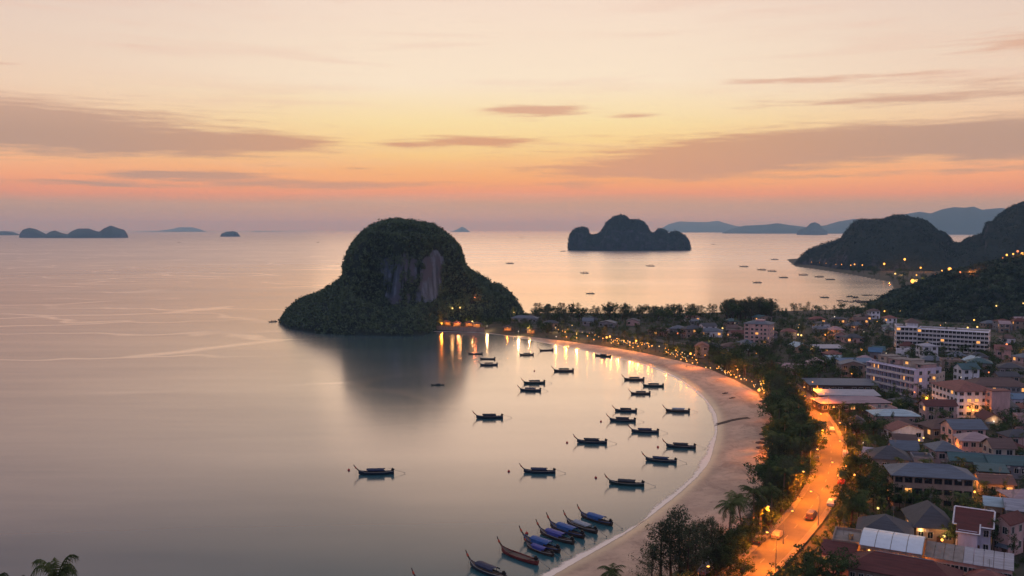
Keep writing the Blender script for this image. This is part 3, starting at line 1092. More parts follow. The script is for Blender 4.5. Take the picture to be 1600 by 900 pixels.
def make_boat(hull_m, tarp_m, roof=True, low=False, side_m=None):
    xs, hb, sh, kl = boat_stations()
    root = empty('longtail_boat', (0, 0, 0))
    rnd = random.Random(hash((hull_m.name, tarp_m.name, roof, low)) if False else len(hull_m.name) * 7 + len(tarp_m.name))
    cx = rnd.uniform(-.5, .5)
    mb = MB()
    sec = []
    for x, b, s, k in zip(xs, hb, sh, kl):
        sec.append([(x, -b, s), (x, -b * .86, (s + k) * .42), (x, -b * .42, k + .04), (x, 0, k - .05), (x, b * .42, k + .04), (x, b * .86, (s + k) * .42), (x, b, s)])
    vs = [p for q in sec for p in q]; n = 7
    fs = [(i * n + j, (i + 1) * n + j, (i + 1) * n + j + 1, i * n + j + 1) for i in range(len(xs) - 1) for j in range(n - 1)]
    mb.add(vs, fs)
    mb.add(sec[-1], [tuple(range(n))])
    mb.add(sec[0], [tuple(reversed(range(n)))])
    mb.build('hull', hull_m, root, smooth=False)
    # gunwale rails
    for sg in (-1, 1):
        g = MB(); g.tube([(x, sg * b, s + .03) for x, b, s in zip(xs, hb, sh)], .055, 5)
        g.build('gunwale', side_m or M_STRAKE, root)
    d = MB()
    dz = [(x, b * .93, s - (.22 if -4 < x < 4.5 else .06)) for x, b, s in zip(xs, hb, sh)]
    d.add([(x, -b, z) for x, b, z in dz] + [(x, b, z) for x, b, z in dz],
          [(i, i + 1, len(dz) + i + 1, len(dz) + i) for i in range(len(dz) - 1)])
    d.build('deck', M_DECK, root)
    for x in (-2.9, 3.1):
        t_ = MB(); t_.box(x - .14, x + .14, -.9, .9, .78, .84); t_.build('thwart', M_DECK, root)
    pr = MB()
    pr.tube([(-5.3, 0, 1.2), (-5.75, 0, 1.62), (-6.35, 0, 2.15), (-6.8, 0, 2.75), (-7.1, 0, 3.3)], [.22, .2, .16, .13, .11], 6)
    prow = pr.build('prow', M_PROW, root)
    sb = MB(); sb.tube([(-6.28, 0, 2.05), (-6.5, 0, 2.35), (-6.7, 0, 2.6)], [.24, .23, .19], 7); sb.build('ribbons', M_SASH, prow)
    if roof:
        z = 1.62 if not low else 1.75
        for x in (-2.2 + cx, cx, 2.2 + cx):
            for sg in (-1, 1):
                p_ = MB(); p_.box(x - .035, x + .035, sg * .86 - .035, sg * .86 + .035, .7, z); p_.build('canopy_post', M_PROW, root)
        c_ = MB()
        N = 7
        up, lo = [], []
        for i in range(8):
            x = cx - 2.75 + 5.5 * i / 7
            for j in range(N):
                y = -1.08 + 2.16 * j / (N - 1)
                zz = z + .30 * (1 - (y / 1.08) ** 2) + .03 * sin(i * 2.1 + j)
                up.append((x, y, zz)); lo.append((x, y, zz - .05))
        nn = len(up)
        f1 = [(i * N + j, (i + 1) * N + j, (i + 1) * N + j + 1, i * N + j + 1) for i in range(7) for j in range(N - 1)]
        c_.add(up, f1); c_.add(lo, [tuple(reversed(f)) for f in f1])
        rim = [j for j in range(N)] + [i * N + N - 1 for i in range(1, 8)] + [7 * N + j for j in range(N - 2, -1, -1)] + [i * N for i in range(6, 0, -1)]
        c_.add(up + lo, [(rim[i], rim[(i + 1) % len(rim)], nn + rim[(i + 1) % len(rim)], nn + rim[i]) for i in range(len(rim))])
        # side valance
        for sg in (-1, 1):
            c_.slab((-2.75, sg * 1.08, z), (2.75, sg * 1.08, z), (2.75, sg * 1.10, z - .02), (-2.75, sg * 1.10, z - .02), .3)
        c_.build('canopy', tarp_m, root)
        if low:     # awning lashed down over the midship
            for sg in (-1, 1):
                a_ = MB(); a_.slab((-2.3, sg * 1.04, 1.6), (1.6, sg * 1.04, 1.6), (1.6, sg * 1.12, 1.0), (-2.3, sg * 1.12, 1.0), .02)
                a_.build('side_curtain', tarp_m, root)
    e = MB(); e.box(4.7, 5.5, -.28, .28, 1.1, 1.65); e.box(4.85, 5.25, -.2, .2, 1.65, 1.95); e.ball((5.5, 0, 1.5), .27, 8, 5)
    e.tube([(5.1, 0, .8), (5.1, 0, 1.2)], .12, 6)
    eng = e.build('engine', M_ENG, root)
    s_ = MB(); s_.tube([(5.6, 0, 1.35), (9.0, .1, .25)], .045, 5); s_.tube([(8.9, .1, .28), (9.1, .1, .22)], .16, 6); s_.build('propeller_shaft', M_STEEL, eng)
    h_ = MB(); h_.tube([(4.7, 0, 1.6), (3.6, .1, 1.85)], .035, 5); h_.build('tiller', M_STEEL, eng)
    r_ = MB(); r_.tube([(-5.9, 0, 1.8), (-6.3, .05, .6), (-6.6, .1, -.1)], .03, 4); r_.build('mooring_rope', M_ROPE, root)
    return root


def make_skiff():
    """small open boat without the tall prow"""
    root = empty('open_boat', (0, 0, 0))
    xs, hb, sh, kl = boat_stations()
    mb = MB(); sec = []
    for x, b, s, k in zip(xs, hb, sh * .8, kl):
        sec.append([(x, -b, s), (x, -b * .8, (s + k) * .4), (x, 0, k), (x, b * .8, (s + k) * .4), (x, b, s)])
    n = 5
    mb.add([p for q in sec for p in q], [(i * n + j, (i + 1) * n + j, (i + 1) * n + j + 1, i * n + j + 1) for i in range(len(xs) - 1) for j in range(n - 1)])
    mb.add(sec[-1], [tuple(range(n))]); mb.add(sec[0], [tuple(reversed(range(n)))])
    mb.build('hull', M_HULLG, root)
    d = MB(); dz = [(x, b * .92, s - .15) for x, b, s in zip(xs, hb, sh * .8)]
    d.add([(x, -b, z) for x, b, z in dz] + [(x, b, z) for x, b, z in dz], [(i, i + 1, len(dz) + i + 1, len(dz) + i) for i in range(len(dz) - 1)])
    d.build('deck', M_DECK, root)
    c = MB(); c.box(-1.4, 2.0, -.7, .7, .55, 1.35); c.box(-1.6, 2.2, -.85, .85, 1.35, 1.43); c.build('cabin', M_TARPD, root)
    e = MB(); e.box(4.9, 5.6, -.25, .25, .8, 1.4); e.build('engine', M_ENG, root)
    return root


kinds = {}
for key, (hm, tm, rf, lw, sm) in dict(blue=(M_HULLB, M_TARPD, True, False, None), navy=(M_HULLB, M_TARPN, True, False, None), green=(M_HULLG, M_TARPD, True, False, None),
                                  tarp=(M_HULLW, M_TARPB, True, True, M_TARPB), violet=(M_HULLW, M_TARPB2, True, True, M_STRAKE), grey=(M_HULLW, M_TARPL, True, False, M_STRAKE),
                                  red=(M_HULLR, M_TARPL, False, False, M_HULLR), wood=(M_HULLW, M_TARPD, True, False, None), bare=(M_HULLW, M_TARPD, False, False, None)).items():
    kinds[key] = (hm, tm, rf, lw, sm)
proto = {}


def put_boat(key, x, y, rz, s, label, group, tilt=0.0):
    if key not in proto:
        o = make_skiff() if key == 'skiff' else make_boat(*kinds[key])
        proto[key] = o
    else:
        o = copy_tree(proto[key])
    o.location = (x, y, 0)
    o.rotation_euler = (tilt, 0, rz)
    o.scale = (s,) * 3
    tag(o, label, 'boat', group)
    return o


G_AN = 'boats anchored apart in the bay'
# (centre px, waterline py, length px, kind, turn, label)
anchored = [
    (588, 741, 60, 'navy', 2, 'lone dark longtail boat with blue canopy, farthest left in the open bay'),
    (684, 602, 23, 'skiff', 0, 'small dark green open boat without tall prow, left of the anchored longtails'),
    (743, 553.5, 25, 'bare', 3, 'small dark boat nearest the lit shore below the island temple lights'),
    (764, 571, 31, 'blue', -2, 'dark longtail directly below two smaller boats off the island foot'),
    (762, 561.5, 27, 'bare', 2, 'middle one of three small dark boats stacked off the island foot'),
    (823, 555, 25, 'wood', -4, 'small brown boat at the edge of the yellow lamp reflections'),
    (854, 548, 25, 'bare', -9, 'small open boat closest to the beach right of the lamp reflections'),
    (881, 580.5, 35, 'wood', -2, 'brown longtail alone in the gap between the far and middle boats'),
    (835, 599.5, 38, 'green', -3, 'dark longtail just above a blue-hulled longtail, centre of the bay'),
    (829, 611, 37, 'navy', 3, 'blue longtail almost touching the longtail behind it, centre of the bay'),
    (765, 653.5, 47, 'blue', 1, 'dark blue longtail alone left of centre, level with the bend of the beach'),
    (843, 739, 55, 'navy', 4, 'navy longtail nearest the camera among boats in mid bay, left of two rows'),
    (925, 692.5, 52, 'blue', 3, 'blue-black longtail alone in the middle of the bay with long tail shaft'),
    (979, 758, 60, 'green', 3, 'largest longtail with a dark green canopy, above the moored blue cluster'),
    (991, 594, 35, 'wood', 0, 'brown longtail leading the group of three near the far beach'),
    (1021, 604, 36, 'green', -2, 'greenish longtail closest to the sand in the group of three'),
    (1001, 616, 34, 'wood', -5, 'lowest longtail in the group of three near the far beach'),
    (978, 643, 38, 'blue', -2, 'longtail with pale canopy rails just above another, right of centre'),
    (973, 658.5, 45, 'blue', 2, 'longtail lying between two others in the middle right row'),
    (1008, 676, 47, 'navy', 1, 'blue longtail lowest in the middle right row of three'),
    (1059, 643.5, 41, 'grey', -2, 'longtail with light grey canopy nearest the bend of the beach'),
    (1064, 699.5, 50, 'blue', 3, 'dark longtail nearest the white surf at the widest part of the beach'),
    (1033, 721.5, 53, 'navy', 4, 'blue longtail below and left of the one nearest the surf'),
]
for px, py, wpx, key, deg, lab in anchored:
    x, y = at(px, py, 0)
    L = wpx * math.hypot(x, y, CAMZ) / F
    put_boat(key, x, y, -R(deg * 1.6 + random.uniform(-3, 3)) - math.atan2(x, y) * .85, L / 12.6, lab, G_AN)
# moored near the sand, bows out to sea (bow foot, stern)
moored = [
    ((906, 807), (958, 823), 'tarp', 'longtail with bright blue awning, farthest right of the boats moored at the beach'),
    ((884, 817), (934, 835), 'grey', 'longtail with light grey cover, second from the right of the moored boats'),
    ((858, 823), (914, 843), 'tarp', 'longtail with bright blue tarpaulin, third from the right of the moored boats'),
    ((842, 833), (898, 852), 'violet', 'longtail with violet blue tarpaulin, middle of the moored cluster'),
    ((815, 844), (878, 866), 'tarp', 'longtail with blue awning and dark wooden prow, left part of the moored cluster'),
    ((822, 855), (866, 871), 'violet', 'shorter longtail with violet blue awning, in front of the moored cluster'),
    ((782, 862), (842, 884), 'red', 'open longtail with faded red hull, second from left of those moored at the beach'),
    ((733, 884), (792, 908), 'navy', 'longtail with flat blue canopy, leftmost whole boat of the moored row'),
    ((648, 912), (706, 936), 'wood', 'longtail cut by the bottom edge with only its prow tip showing'),
]
for (a, b, key, lab) in moored:
    ax, ay = at(*a); bx, by = at(*b)
    L = math.hypot(bx - ax, by - ay)
    o = put_boat(key, (ax + bx) / 2, (ay + by) / 2, math.atan2(by - ay, bx - ax), max(.74, min(1.04, L / 12.0)), lab, 'longtail boats moored side by side off the near beach', R(random.uniform(-2, 2)))
# hull drawn up at the far beach
x, y = at(942, 557, 0)
put_boat('skiff', x, y, -.6, .95, 'beached green boat with a lamp at the edge of the far sand', 'boats on the sand', 0)
for px, py, lab in ((1133, 613, 'small dark dinghy on the sand, upper of the two'), (1144, 620.5, 'small dark dinghy on the sand, lower of the two')):
    x, y = at(px, py, 1.8)
    o = put_boat('skiff', x, y, .5, .30, lab, 'boats on the sand'); o.location.z = gz(x, y) + .12

# far boats, a few pixels each: one mesh thing per boat
mb = MB()
mb.box(-5, 5, -1.1, 1.1, -.3, .9); mb.add([(-5, -1.1, .9), (-7.6, 0, 2.1), (-5, 1.1, .9), (-5, 0, -.3)], [(0, 1, 3), (1, 2, 3), (0, 2, 1)])
mb.box(-2.5, 3, -1, 1, 1.9, 2.1); mb.box(-2.4, -2.2, -.9, .9, .9, 1.9); mb.box(2.6, 2.8, -.9, .9, .9, 1.9)
far_boat = mb.mesh('distant_boat', M_TARPD)
far_pts = [(280, 379, 'speck of a boat on the water between the long island and the islet'), (497, 379, 'speck of a boat on the water just left of the dome'),
           (797, 412, 'dark small boat right of the dome under the far parasail'), (914, 427, 'dark boat below the lobed island'), (880, 393, 'tiny boat touching the left end of the lobed island'),
           (923, 459, 'long low boat behind the trees, centre of the far water'), (1017, 416, 'pale speck of a boat below the right end of the lobed island'), (1115, 382, 'faintest boat speck right of the lobed island'),
           (1163, 417, 'boat with a faint wake on the far water'), (1191, 422, 'boat speck just right of the boat with the wake'), (1184, 442, 'dark broad boat alone above the casuarina grove'),
           (1211, 406, 'tiny boat highest in the scatter before the headland'), (1207, 424, 'small boat low in the scatter before the headland tip'), (1225, 434, 'small boat beneath the headland tip'),
           (1256, 430, 'dark boat beneath the lights at the foot of the headland'), (1281, 433, 'faint boat between two darker ones beneath the headland lights'), (1298, 437, 'dark broad boat nearest the far bay shore'),
           (1289, 465, 'barge-like boat alone in the far bay'), (427, 503, 'small boat off the left foot of the domed island')]
for px, py, lab in far_pts:
    x, y = at(px, py, 0)
    D_ = math.hypot(x, y)
    o = inst('boat', far_boat, None, (x, y, 0), random.uniform(-.4, .4) - math.atan2(x, y), max(.5, min(1.6, D_ / 1200)))
    tag(o, lab, 'boat', 'distant boats on the open water')
for i in range(15):
    px = (1313, 1322, 1331, 1339, 1345, 1351, 1357, 1363, 1369, 1375, 1328, 1337, 1352, 1360, 1371)[i]
    py = (470, 471, 472, 470.5, 472.5, 471, 473, 471.5, 473, 471.5, 463.5, 465, 461.5, 461.5, 462)[i]
    x, y = at(px, py, 0)
    o = inst('boat', far_boat, None, (x, y, 0), random.uniform(-.5, .5), random.uniform(.5, .8))
    tag(o, 'small dark boat in the crowded row moored beside the near hill', 'boat', 'row of boats moored beside the near hill')

# parasail over the far water: canopy, lines and the rider
ps = empty('parasail', (sight(815, 375, 2600)[0], 2600, 55), 0, 'small dark blue parasail over the water right of the dome', 'parasail')
mb = MB()
N = 9
for s_i in range(2):
    pass
vs = [(7.5 * sin(-1.2 + 2.4 * i / 8), yy, 7.5 * cos(-1.2 + 2.4 * i / 8) - 2) for yy in (-2.4, 2.4) for i in range(N)]
mb.add(vs, [(i, i + 1, N + i + 1, N + i) for i in range(N - 1)])
vs2 = [(x * .96, y, z * .96) for x, y, z in vs]
mb.add(vs2, [(N + i, N + i + 1, i + 1, i) for i in range(N - 1)])
mb.build('canopy', M_TARPB2, ps)
for i in (0, 2, 4, 6, 8):
    l_ = MB(); l_.tube([vs[i], (0, 0, -10)], .12, 4); l_.build('line', M_ROPE, ps)

# buoys in front of the boats
mb = MB(); mb.ball((0, 0, .1), .42, 10, 6); mb.tube([(0, 0, .45), (0, 0, .8)], .05, 5)
buoy = mb.mesh('buoy', M_RED)
for px, py, lab in [(545, 735, 'leftmost'), (795, 737, 'one left of the navy boat in mid bay'), (886, 692, 'one left of the middle boat'), (931, 747, 'one left of the largest longtail'), (1028, 699, 'one by the surf boat'),
                    (939, 659, 'one left of the middle right row'), (888, 692.5, ''), (804, 847, ''), (835, 580, 'one between far boats'), (823, 834, 'one left of the moored prows'), (1105, 720, '')]:
    if not lab: continue
    x, y = at(px, py, 0)
    tag(inst('buoy', buoy, None, (x, y, 0)), 'small mooring buoy, ' + lab, 'buoy', 'mooring buoys in the bay')

# ------------------------------------------------------------------ trees
def branch_pts(a, b, bend=.2, n=4):
    a, b = np.array(a, float), np.array(b, float)
    m_ = (a + b) / 2 + rng.normal(size=3) * np.linalg.norm(b - a) * bend * .3
    return [a * (1 - t) ** 2 + 2 * m_ * t * (1 - t) + b * t * t for t in np.linspace(0, 1, n)]


def tree_mesh(kind, seed, detail=1.0):
    """returns trunk mesh and crown mesh, tree about 10 m tall, base at the origin"""
    rg = np.random.default_rng(seed)
    tr = MB()
    C, Rr = [], []
    if kind == 'casuarina':
        H = 10.0
        lean = rg.normal(size=2) * .35
        pts = [(lean[0] * t * t, lean[1] * t * t, H * t * .95) for t in np.linspace(0, 1, 6)]
        tr.tube(pts, [.26, .21, .16, .12, .08, .03], 6)
        nb = int(34)
        for i in range(nb):
            t = .2 + .78 * (i / nb)
            ang = i * 2.4 + rg.random() * .8
            ln = (3.4 * (1 - t) ** .6 + .5) * rg.uniform(.6, 1.25)
            b0 = np.array((lean[0] * t * t, lean[1] * t * t, H * t * .95))
            tip = b0 + np.array((cos(ang) * ln, sin(ang) * ln, ln * rg.uniform(.25, .75)))
            q = branch_pts(b0, tip)
            if i % 2 == 0: tr.tube(q, [.06, .045, .03, .015], 4)
            for f in (.35, .6, .8, 1.0):
                p = np.array(b0) * (1 - f) + tip * f
                C.append(p + rg.normal(size=3) * .15); Rr.append(rg.uniform(.50, .86) * (1.15 - .35 * f))
        C.append(np.array((lean[0], lean[1], H * .97))); Rr.append(.5)
        k, tri, flat, shell = int(26 * detail), .26, 1.15, .6
    elif kind == 'broad':
        H = 9.0
        tr.tube([(0, 0, 0), (.1, .05, 1.8), (.2, 0, 3.4)], [.36, .28, .24], 7)
        nl = 9
        for i in range(nl):
            a = i * 2.4 + rg.random()
            r_ = rg.uniform(1.2, 3.3)
            tip = np.array((cos(a) * r_, sin(a) * r_, rg.uniform(4.6, 8.0) - r_ * .35))
            q = branch_pts((.2, 0, 3.2), tip)
            tr.tube(q, [.16, .12, .08, .04], 5)
            for j in range(7):
                C.append(tip + rg.normal(size=3) * np.array((.95, .95, .6))); Rr.append(rg.uniform(.5, 1.15))
        for j in range(14):
            C.append(np.array((rg.normal() * 1.6, rg.normal() * 1.6, rg.uniform(5.5, 8.2)))); Rr.append(rg.uniform(.6, 1.1))
        k, tri, flat, shell = int(34 * detail), .30, .8, .45
    else:       # tall narrow round-headed
        H = 9.5
        tr.tube([(0, 0, 0), (.1, .1, 3), (0, .1, 6.2)], [.2, .16, .1], 6)
        for j in range(26):
            a = rg.random() * 7; r_ = abs(rg.normal()) * .9
            C.append(np.array((cos(a) * r_, sin(a) * r_, rg.uniform(4.4, 9.2)))); Rr.append(rg.uniform(.45, .9))
        k, tri, flat, shell = int(30 * detail), .32, .9, .45
    V, T = clumps(np.array(C), np.array(Rr), k, tri, flat, rg, shell)
    return tr, V, T


def palm_mesh(seed, H=9.0, nf=19, span=3.1, leaflets=16):
    rg = np.random.default_rng(seed)
    lean = rg.normal(size=2) * .7
    tr = MB()
    P = [(lean[0] * t * t, lean[1] * t * t, H * t) for t in np.linspace(0, 1, 7)]
    tr.tube(P, [.24, .17, .15, .14, .13, .12, .13], 7)
    top = np.array(P[-1])
    V, T = [], []
    for i in range(nf):
        a = i * 2.39996 + rg.random() * .3
        el = R(rg.uniform(-28, 78)) if i % 3 else R(rg.uniform(20, 80))
        L = span * rg.uniform(.85, 1.1)
        d = np.array((cos(a), sin(a), 0))
        pts = []
        p = top.copy(); e_ = el
        for s_ in range(8):
            pts.append(p.copy())
            p = p + (d * cos(e_) + np.array((0, 0, 1)) * sin(e_)) * L / 7
            e_ -= R(13 + 6 * rg.random())
        pts = np.array(pts)
        sd = np.cross(d, (0, 0, 1))
        for q in range(leaflets):
            t = .12 + .88 * q / (leaflets - 1)
            f = t * 7; i0 = min(int(f), 6); fr = f - i0
            b = pts[i0] * (1 - fr) + pts[i0 + 1] * fr
            ax = pts[i0 + 1] - pts[i0]; ax /= np.linalg.norm(ax)
            ln = L * .30 * (sin(pi * min(1, .18 + t * .82)) ** .6 + .12) * rg.uniform(.85, 1.1)
            for sg in (-1, 1):
                tip = b + (sd * sg * .80 + ax * .55 + np.array((0, 0, -.38 - .25 * rg.random()))) * ln
                w = ax * .085 * span / 3
                n0 = len(V)
                V += [b - w, b + w, tip]
                T.append((n0, n0 + 1, n0 + 2))
        # rachis
        for s_ in range(7):
            n0 = len(V); w = sd * .03
            V += [pts[s_] - w, pts[s_] + w, pts[s_ + 1]]
            T.append((n0, n0 + 1, n0 + 2))
    return tr, np.array(V), np.array(T)


TREES = {}
for kd, n_, lm in (('casuarina', 5, L_PINE), ('broad', 5, L_BROAD), ('round', 3, L_BROAD)):
    for i in range(n_):
        for lod, dt in (('near', 1.0), ('far', .42)):
            tr, V, T = tree_mesh(kd, 100 + i * 7 + len(kd), dt)
            if lod == 'far':
                V = V.reshape(-1, 3, 3); c_ = V.mean(1, keepdims=True); V = (c_ + (V - c_) * 1.45).reshape(-1, 3)
            TREES[(kd, i, lod)] = (tr.mesh('trunk', M_TRUNK), fast_mesh('crown', V, T, [lm]))
for i in range(4):
    tr, V, T = palm_mesh(300 + i)
    TREES[('palm', i, 'near')] = (tr.mesh('trunk', M_PTRUNK), fast_mesh('crown', V, T, [L_PALM]))
    tr, V, T = palm_mesh(300 + i, 9.0, 13, 3.2, 9)
    V = np.array(V)
    TREES[('palm', i, 'far')] = (tr.mesh('trunk', M_PTRUNK), fast_mesh('crown', V, T, [L_PALM]))
NAMES = {'casuarina': 'pine_tree', 'broad': 'broadleaf_tree', 'round': 'broadleaf_tree', 'palm': 'palm_tree'}
tree_xy = []
PLAN = []       # every tree: kind, x, y, height, label, group, variant, z, sq, rz


def tree(kd, x, y, h, label, group=None, i=None, z=None, sq=None, rz=None, short=None):
    n_ = {'casuarina': 5, 'broad': 5, 'round': 3, 'palm': 4}[kd]
    i = random.randrange(n_) if i is None else i
    s = h / 10.0
    w = s * (random.uniform(.9, 1.15) if sq is None else sq)
    PLAN.append([kd, i, x, y, gz(x, y) - .05 if z is None else z, s, w, random.uniform(0, 6.28) if rz is None else rz, label, group])
    tree_xy.append((x, y, w * 3))


def plant_all(limit=290):
    """the trees that show largest are things of their own; past the limit of a kind the rest is one wood"""
    PLAN.sort(key=lambda p: (p[9] is not None, -p[5] / math.hypot(p[2], p[3])))
    n = {}
    restV, restT, tV, tF, nb = [], [], MB(), [], 0
    for kd, i, x, y, z, s, w, rz, label, group in PLAN:
        nm = NAMES[kd]
        n[nm] = n.get(nm, 0) + 1
        lod = 'near' if math.hypot(x, y) < 330 else 'far'
        tm, cm = TREES[(kd, i, lod)]
        if n[nm] <= limit:
            root = empty(nm, (x, y, z), rz, label, 'palm' if kd == 'palm' else 'tree', group, (w, w, s))
            inst('trunk', tm, root)
            inst('crown', cm, root)
        else:
            V = np.empty(len(cm.vertices) * 3, np.float32); cm.vertices.foreach_get('co', V); V = V.reshape(-1, 3)
            V = V.reshape(-1, 3, 3)[::2].reshape(-1, 3) if kd != 'palm' else V
            if kd != 'palm':
                V = V.reshape(-1, 3, 3); c_ = V.mean(1, keepdims=True); V = (c_ + (V - c_) * 1.3).reshape(-1, 3)
            T = np.arange(len(V)).reshape(-1, 3)
            if kd == 'palm':
                T = np.empty(len(cm.polygons) * 3, np.int32); cm.polygons.foreach_get('vertices', T); T = T.reshape(-1, 3)
            c, sn = cos(rz), sin(rz)
            restV.append(np.column_stack([x + w * (V[:, 0] * c - V[:, 1] * sn), y + w * (V[:, 0] * sn + V[:, 1] * c), z + s * V[:, 2]]))
            restT.append(T + nb); nb += len(V)
            tV.tube([(x, y, z), (x, y, z + 4 * s)], .22 * s, 5)
    if restV:
        tag(inst('wood', fast_mesh('wood', np.concatenate(restV), np.concatenate(restT), [L_BROAD])), 'mass of small dark trees filling the far parts of the town', kind='stuff', cat='wood')
        tag(tV.build('wood_trunks', M_TRUNK), 'trunks of the far mass of small trees', kind='stuff', cat='wood')
    print('PLANTED', n)
# ------------------------------------------------------------------ buildings
W_WHITE = pmat('white_render', (214, 214, 222), .8, .2, .9, stretch=(1, 1, .3))
W_PINK = pmat('pink_render', (184, 152, 150), .8, .2, .9, stretch=(1, 1, .3))
W_CREAM = pmat('cream_render', (176, 162, 150), .8, .2, .9, stretch=(1, 1, .3))
W_TAN = pmat('tan_render', (146, 126, 116), .8, .2, .9, stretch=(1, 1, .3))
W_GREY = pmat('grey_render', (124, 124, 132), .85, .2, .9, stretch=(1, 1, .3))
W_LILAC = pmat('pale_lilac_render', (184, 180, 200), .8, .2, .9, stretch=(1, 1, .3))
W_DARK = pmat('dark_timber_wall', (74, 62, 58), .8, .2, .9, stretch=(1, 1, .3))
RTX = dict(bump=.7, bscale=6, stretch=(.35, 3.5, 3.5))
R_MAR = pmat('maroon_tiles', (92, 50, 50), .75, .28, .7, **RTX)
R_RED = pmat('red_brown_tiles', (124, 80, 76), .75, .28, .7, **RTX)
R_DGREY = pmat('dark_grey_tiles', (66, 70, 80), .7, .28, .7, **RTX)
R_BLUEG = pmat('blue_grey_sheet', (86, 98, 114), .6, .28, .7, **RTX)
R_TEAL = pmat('teal_sheet', (50, 88, 96), .6, .28, .7, **RTX)
R_BLUE = pmat('bright_blue_sheet', (60, 104, 140), .6, .28, .7, **RTX)
R_BROWN = pmat('brown_tiles', (96, 78, 76), .8, .28, .7, **RTX)
R_PALE = pmat('pale_grey_sheet', (150, 154, 168), .55, .28, .7, **RTX)
R_PALEB = pmat('pale_blue_sheet', (150, 176, 190), .5, .28, .7, **RTX)
R_PINK = pmat('faded_pink_tiles', (156, 136, 142), .7, .28, .7, **RTX)
R_CONC = pmat('stained_concrete_roof', (128, 122, 120), .9, .22, .7)
M_TRANS = pmat('polycarbonate_panel', (198, 212, 226), .35, .06, .8, spec=.6)
SHORT = []
FOOT = []       # footprints: x, y, radius


def win_mesh(w, h, lit=False, frame=None, split=2):
    mb = MB(); f = .09
    mb.box(-w / 2 - f, w / 2 + f, -.10, .02, -h / 2 - f, -h / 2); mb.box(-w / 2 - f, w / 2 + f, -.10, .02, h / 2, h / 2 + f)
    mb.box(-w / 2 - f, -w / 2, -.10, .02, -h / 2, h / 2); mb.box(w / 2, w / 2 + f, -.10, .02, -h / 2, h / 2)
    for i in range(1, split):
        x = -w / 2 + w * i / split
        mb.box(x - .03, x + .03, -.07, .0, -h / 2, h / 2)
    return mb.mesh('window', frame or M_FRAME)


def pane_mesh(w, h, lit):
    mb = MB(); mb.box(-w / 2, w / 2, -.045, -.01, -h / 2, h / 2)
    return mb.mesh('pane', E_WIN if lit else M_GLASS)


_wc = {}


def window(parent, x, y, z, rz, w, h, lit, near, frame=None):
    k = (round(w, 1), round(h, 1), id(frame))
    if k not in _wc:
        _wc[k] = (win_mesh(w, h, False, frame), pane_mesh(w, h, False), pane_mesh(w, h, True))
        j = MB(); j.v, j.f, j.mi = [], [], []
        for q, mi in ((_wc[k][0], 0), (_wc[k][1], 1)):
            j.add([tuple(v.co) for v in q.vertices], [tuple(p.vertices) for p in q.polygons], mi)
        _wc[k] += (j.mesh('window', [frame or M_FRAME, M_GLASS]), j.mesh('window', [frame or M_FRAME, E_WIN]))
    a, p0, p1, j0, j1 = _wc[k]
    if near:
        o = inst('window', a, parent, (x, y, z), rz)
        inst('pane', p1 if lit else p0, o)
    else:
        inst('window', j1 if lit else j0, parent, (x, y, z), rz)


def roof_mesh(mb, kind, w, d, z, rh, ov=.6, th=.14):
    x0, x1, y0, y1 = -w / 2 - ov, w / 2 + ov, -ov, d + ov
    if kind == 'hip':
        r_ = min(w, d) / 2 + ov
        if w >= d:
            a, b = (x0 + r_, (y0 + y1) / 2, z + rh), (x1 - r_, (y0 + y1) / 2, z + rh)
        else:
            a, b = ((x0 + x1) / 2, y0 + r_, z + rh), ((x0 + x1) / 2, y1 - r_, z + rh)
        c = [(x0, y0, z), (x1, y0, z), (x1, y1, z), (x0, y1, z)]
        cl = [(x, y, zz - th) for x, y, zz in c]
        vs = c + [a, b] + cl
        if w >= d:
            fs = [(0, 1, 5, 4), (1, 2, 5), (2, 3, 4, 5), (3, 0, 4)]
        else:
            fs = [(0, 1, 4), (1, 2, 5, 4), (2, 3, 5), (3, 0, 4, 5)]
        fs += [(6, 7, 1, 0), (7, 8, 2, 1), (8, 9, 3, 2), (9, 6, 0, 3), (9, 8, 7, 6)]
        mb.add(vs, fs)
    elif kind == 'gable':
        ym = (y0 + y1) / 2
        mb.slab((x0, y0, z - .1), (x1, y0, z - .1), (x1, ym, z + rh), (x0, ym, z + rh), th)
        mb.slab((x0, ym + .003, z + rh), (x1, ym + .003, z + rh), (x1, y1, z - .1), (x0, y1, z - .1), th)
    elif kind == 'gablex':
        xm = 0
        mb.slab((x0, y0, z - .1), (xm, y0, z + rh), (xm, y1, z + rh), (x0, y1, z - .1), th)
        mb.slab((xm + .003, y0, z + rh), (x1, y0, z - .1), (x1, y1, z - .1), (xm + .003, y1, z + rh), th)
    elif kind == 'shed':
        mb.slab((x0, y0, z), (x1, y0, z), (x1, y1, z + rh), (x0, y1, z + rh), th)
    elif kind == 'flat':
        mb.box(x0 + ov - .15, x1 - ov + .15, y0 + ov - .15, y1 - ov + .15, z, z + .25)


